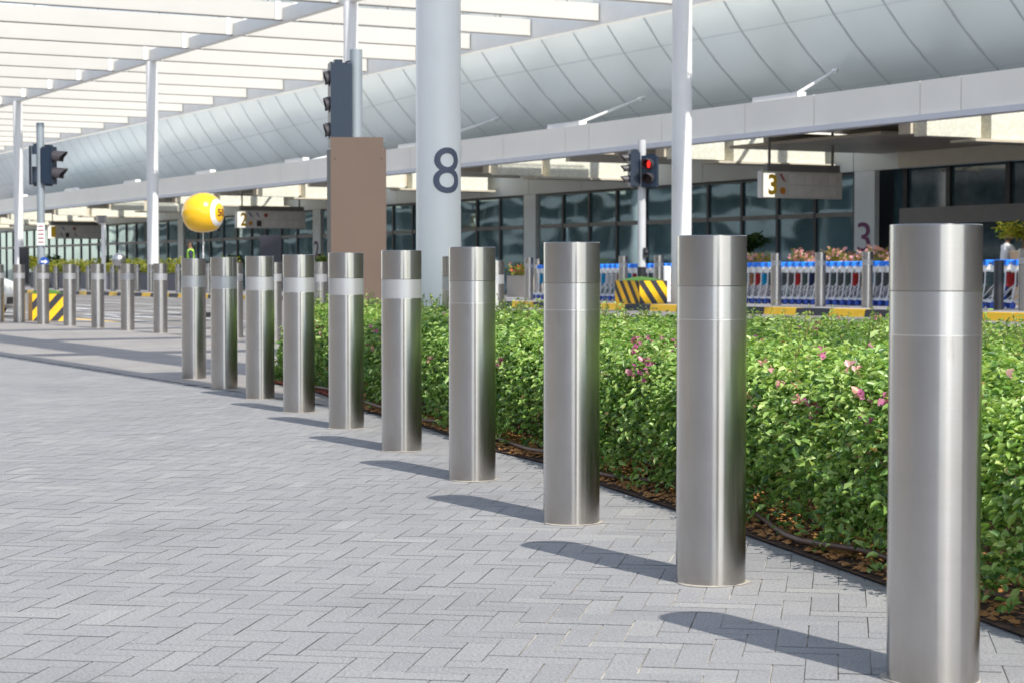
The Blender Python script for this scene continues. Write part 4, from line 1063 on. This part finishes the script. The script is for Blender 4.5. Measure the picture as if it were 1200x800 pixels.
# ------------------------------------------------------------------ people
def person(loc, face, label, H=1.72, top='navy', bottom='cloth_dark', vest=None, cap=None, lean=0., arms=((-.25,.05,.85),(.25,.05,.85))):
    t = thing('person', label, 'person', loc, face)
    k = H/1.75
    J = {'pelvis': (0,0,.95), 'belly': (0,.0+lean*.1,1.10), 'chest': (0,lean*.3,1.32), 'neck': (0,lean*.4,1.48), 'nk2': (0,lean*.45,1.54), 'head': (0,lean*.5+.02,1.63), 'crown': (0,lean*.5+.01,1.71)}
    for s, sx in (('l', -1), ('r', 1)):
        J['hip'+s] = (sx*.09,0,.90); J['knee'+s] = (sx*.10,.02,.50); J['ank'+s] = (sx*.10,-.02,.09); J['toe'+s] = (sx*.11,.14,.045)
        J['sh'+s] = (sx*.19,lean*.35,1.42); hx, hy, hz = arms[0 if sx < 0 else 1]
        J['el'+s] = ((sx*.19+hx)/2+sx*.03, (lean*.35+hy)/2-.05, (1.42+hz)/2); J['wr'+s] = (hx, hy, hz); J['hd'+s] = (hx, hy+.05, hz-.06)
    R = {'pelvis': .14, 'belly': .125, 'chest': .15, 'neck': .065, 'nk2': .055, 'head': .092, 'crown': .07}
    for s in 'lr': R.update({'hip'+s: .085, 'knee'+s: .06, 'ank'+s: .042, 'toe'+s: .035, 'sh'+s: .07, 'el'+s: .045, 'wr'+s: .03, 'hd'+s: .035})
    E = [('pelvis','belly'),('belly','chest'),('chest','neck'),('neck','nk2'),('nk2','head'),('head','crown')]
    for s in 'lr': E += [('pelvis','hip'+s),('hip'+s,'knee'+s),('knee'+s,'ank'+s),('ank'+s,'toe'+s),('chest','sh'+s),('sh'+s,'el'+s),('el'+s,'wr'+s),('wr'+s,'hd'+s)]
    ks_ = list(J); me = bpy.data.meshes.new('body'); me.from_pydata([Vector(J[a])*k for a in ks_], [(ks_.index(a), ks_.index(b)) for a, b in E], [])
    o = bpy.data.objects.new('body', me); COL.objects.link(o)
    md = o.modifiers.new('s', 'SKIN'); 
    if not me.skin_vertices: me.skin_vertices.new()
    for i, a in enumerate(ks_): me.skin_vertices[0].data[i].radius = (R[a]*k, R[a]*k*(.8 if a in ('chest','belly','pelvis') else 1)); 
    me.skin_vertices[0].data[0].use_root = True
    o.modifiers.new('u', 'SUBSURF').levels = 2
    bpy.context.view_layer.update(); dg = bpy.context.evaluated_depsgraph_get()
    m2 = bpy.data.meshes.new_from_object(o.evaluated_get(dg)); bpy.data.objects.remove(o)
    o = bpy.data.objects.new('body', m2); COL.objects.link(o); o.parent = t
    m2.materials.clear()
    for q in ('skin', bottom, 'black', top): m2.materials.append(M[q])
    for pl in m2.polygons:
        c = pl.center/k; pl.use_smooth = True
        hand = any((c-Vector(J['hd'+s])).length < .09 for s in 'lr')
        pl.material_index = 0 if c.z > 1.49 or hand else (3 if c.z > .93 or abs(c.x) > .2 else (1 if c.z > .10 else 2))
    def shell(name, mat, test, off):
        bm = bmesh.new(); bm.from_mesh(m2); bmesh.ops.delete(bm, geom=[f for f in bm.faces if not test(f.calc_center_median()/k)], context='FACES')
        for v in bm.verts: v.co += v.normal*off
        mm = bpy.data.meshes.new(name); bm.to_mesh(mm); bm.free(); mm.materials.clear(); mm.materials.append(M[mat])
        for pl in mm.polygons: pl.material_index = 0
        q = bpy.data.objects.new(name, mm); COL.objects.link(q); q.parent = t; return q
    hc = Vector(J['head'])
    shell('hair', 'hair', lambda c: c.z > 1.64 or (c.z > 1.55 and c.y < hc.y-.03), .012)
    if vest: shell('vest', vest, lambda c: .95 < c.z < 1.47 and abs(c.x) < .21, .018)
    if cap: shell('cap', cap, lambda c: c.z > 1.665, .024)
    # a face: nose, ears and eyes
    m = MB(); hx, hy, hz = hc*k; m.sphere((hx, hy+.095*k, hz), .016, 8, 6, (.7,1.1,1.2)); m.sphere((hx-.09*k, hy, hz), .02, 8, 6, (.5,.8,1.3)); m.sphere((hx+.09*k, hy, hz), .02, 8, 6, (.5,.8,1.3)); m.build('nose_and_ears', M['skin'], t)
    m = MB(); m.sphere((hx-.035, hy+.085*k, hz+.02), .009, 8, 6); m.sphere((hx+.035, hy+.085*k, hz+.02), .009, 8, 6); m.build('eyes', M['hair'], t)
    return t
p = at_d(223.5, 317, 60.); ti = ct(p)[1]
person((p.x, p.y, isl(ti)), math.radians(100), 'person in a lime high-visibility vest over dark shirt, below the yellow ball', 1.78, 'navy', 'cloth_dark', 'vis')
p = at_d(1176, 317, 45.5); ti = ct(p)[1]
person((p.x, p.y, isl(ti)), math.radians(-75), 'person in white shirt and dark blue cap leaning on a trolley at the right', 1.68, 'shirt_white', 'cloth_blue', None, 'navy', .25, ((-.2,.42,1.05),(.2,.42,1.05)))
p = at_d(374, 317, 92.); ti = ct(p)[1]
person((p.x, p.y, isl(ti)), math.radians(170), 'dark silhouetted person before the glass, left of the brown totem', 1.75, 'cloth_dark', 'cloth_dark')

# ------------------------------------------------------------------ car (only its nose is in the picture)
p = at_z(15.5, 372, -.0); 
car = thing('parked_car', 'white car with its front end poking in at the left picture edge', 'car', (p.x-.12, p.y+.6, road_z(*ct(p))-.02), math.radians(-4))
# side profile (x = forward, z = up); nose at x = 0
prof = [(-4.3,.35),(-4.35,.75),(-4.2,.95),(-3.6,1.02),(-3.0,1.40),(-1.9,1.43),(-1.05,1.02),(-.45,.90),(-.10,.76),(0,.55),(-.02,.32),(-.15,.22),(-4.1,.22)]
m = MB(); yw = [(-.84,.90),(-.78,1.0),(.78,1.0),(.84,.90)]; npf = len(prof); vs_ = []
for y, k in yw:
    for x, z in prof: vs_.append((-2.1+(x+2.1)*(k if z > .9 else (.97 if k < 1 else 1)), y*(1 if z < 1 else .86), .22+(z-.22)*(1 if k == 1 else .97)))
fs_ = [(j*npf+i, j*npf+(i+1)%npf, (j+1)*npf+(i+1)%npf, (j+1)*npf+i) for j in range(3) for i in range(npf)]
m.add(vs_, fs_, False); m.add(vs_[:npf], [tuple(range(npf))[::-1]]); m.add(vs_[-npf:], [tuple(range(npf))])
m.build('body', M['car_white'], car)
m = MB()
m.add([(-1.92,-.62,1.395),(-1.10,-.68,1.065),(-1.10,.68,1.065),(-1.92,.62,1.395)], [(0,1,2,3)]); m.v = [(x+.02, y, z+.02) for x, y, z in m.v]; m.build('windscreen', M['glass_dark'], car)
for sy in (-1, 1):
    m = MB(); m.add([(-1.95,sy*.745,1.34),(-1.25,sy*.765,1.06),(-2.9,sy*.765,1.06),(-2.85,sy*.745,1.34)], [(0,1,2,3)]); m.build('side_window', M['glass_dark'], car)
    m = MB(); m.sphere((-.16,sy*.62,.66), .12, 14, 10, (1,1.5,.9)); m.build('headlight', M['lamp_glass'], car)
    m = MB(); m.sphere((-1.15,sy*.98,1.06), .10, 14, 10, (.6,1.1,.8)); m.box(-1.2,-1.1,min(sy*.78,sy*.95),max(sy*.78,sy*.95),1.02,1.07); m.build('wing_mirror', M['car_white'], car)
    for x in (-.75, -3.4):
        m = MB(); a = (x, sy*.68, .31); b = (x, sy*.86, .31); m.cyl(a, b, .31, n=28); wl = m.build('wheel', M['rubber'], car)
        m = MB(); m.cyl((x, sy*.862, .31), (x, sy*.868, .31), .19, n=20); m.build('rim', M['chrome'], wl)
m = MB(); m.box(-.02,.012,-.5,.5,.32,.48); m.build('grille', M['black'], car)
bpy.context.view_layer.update()
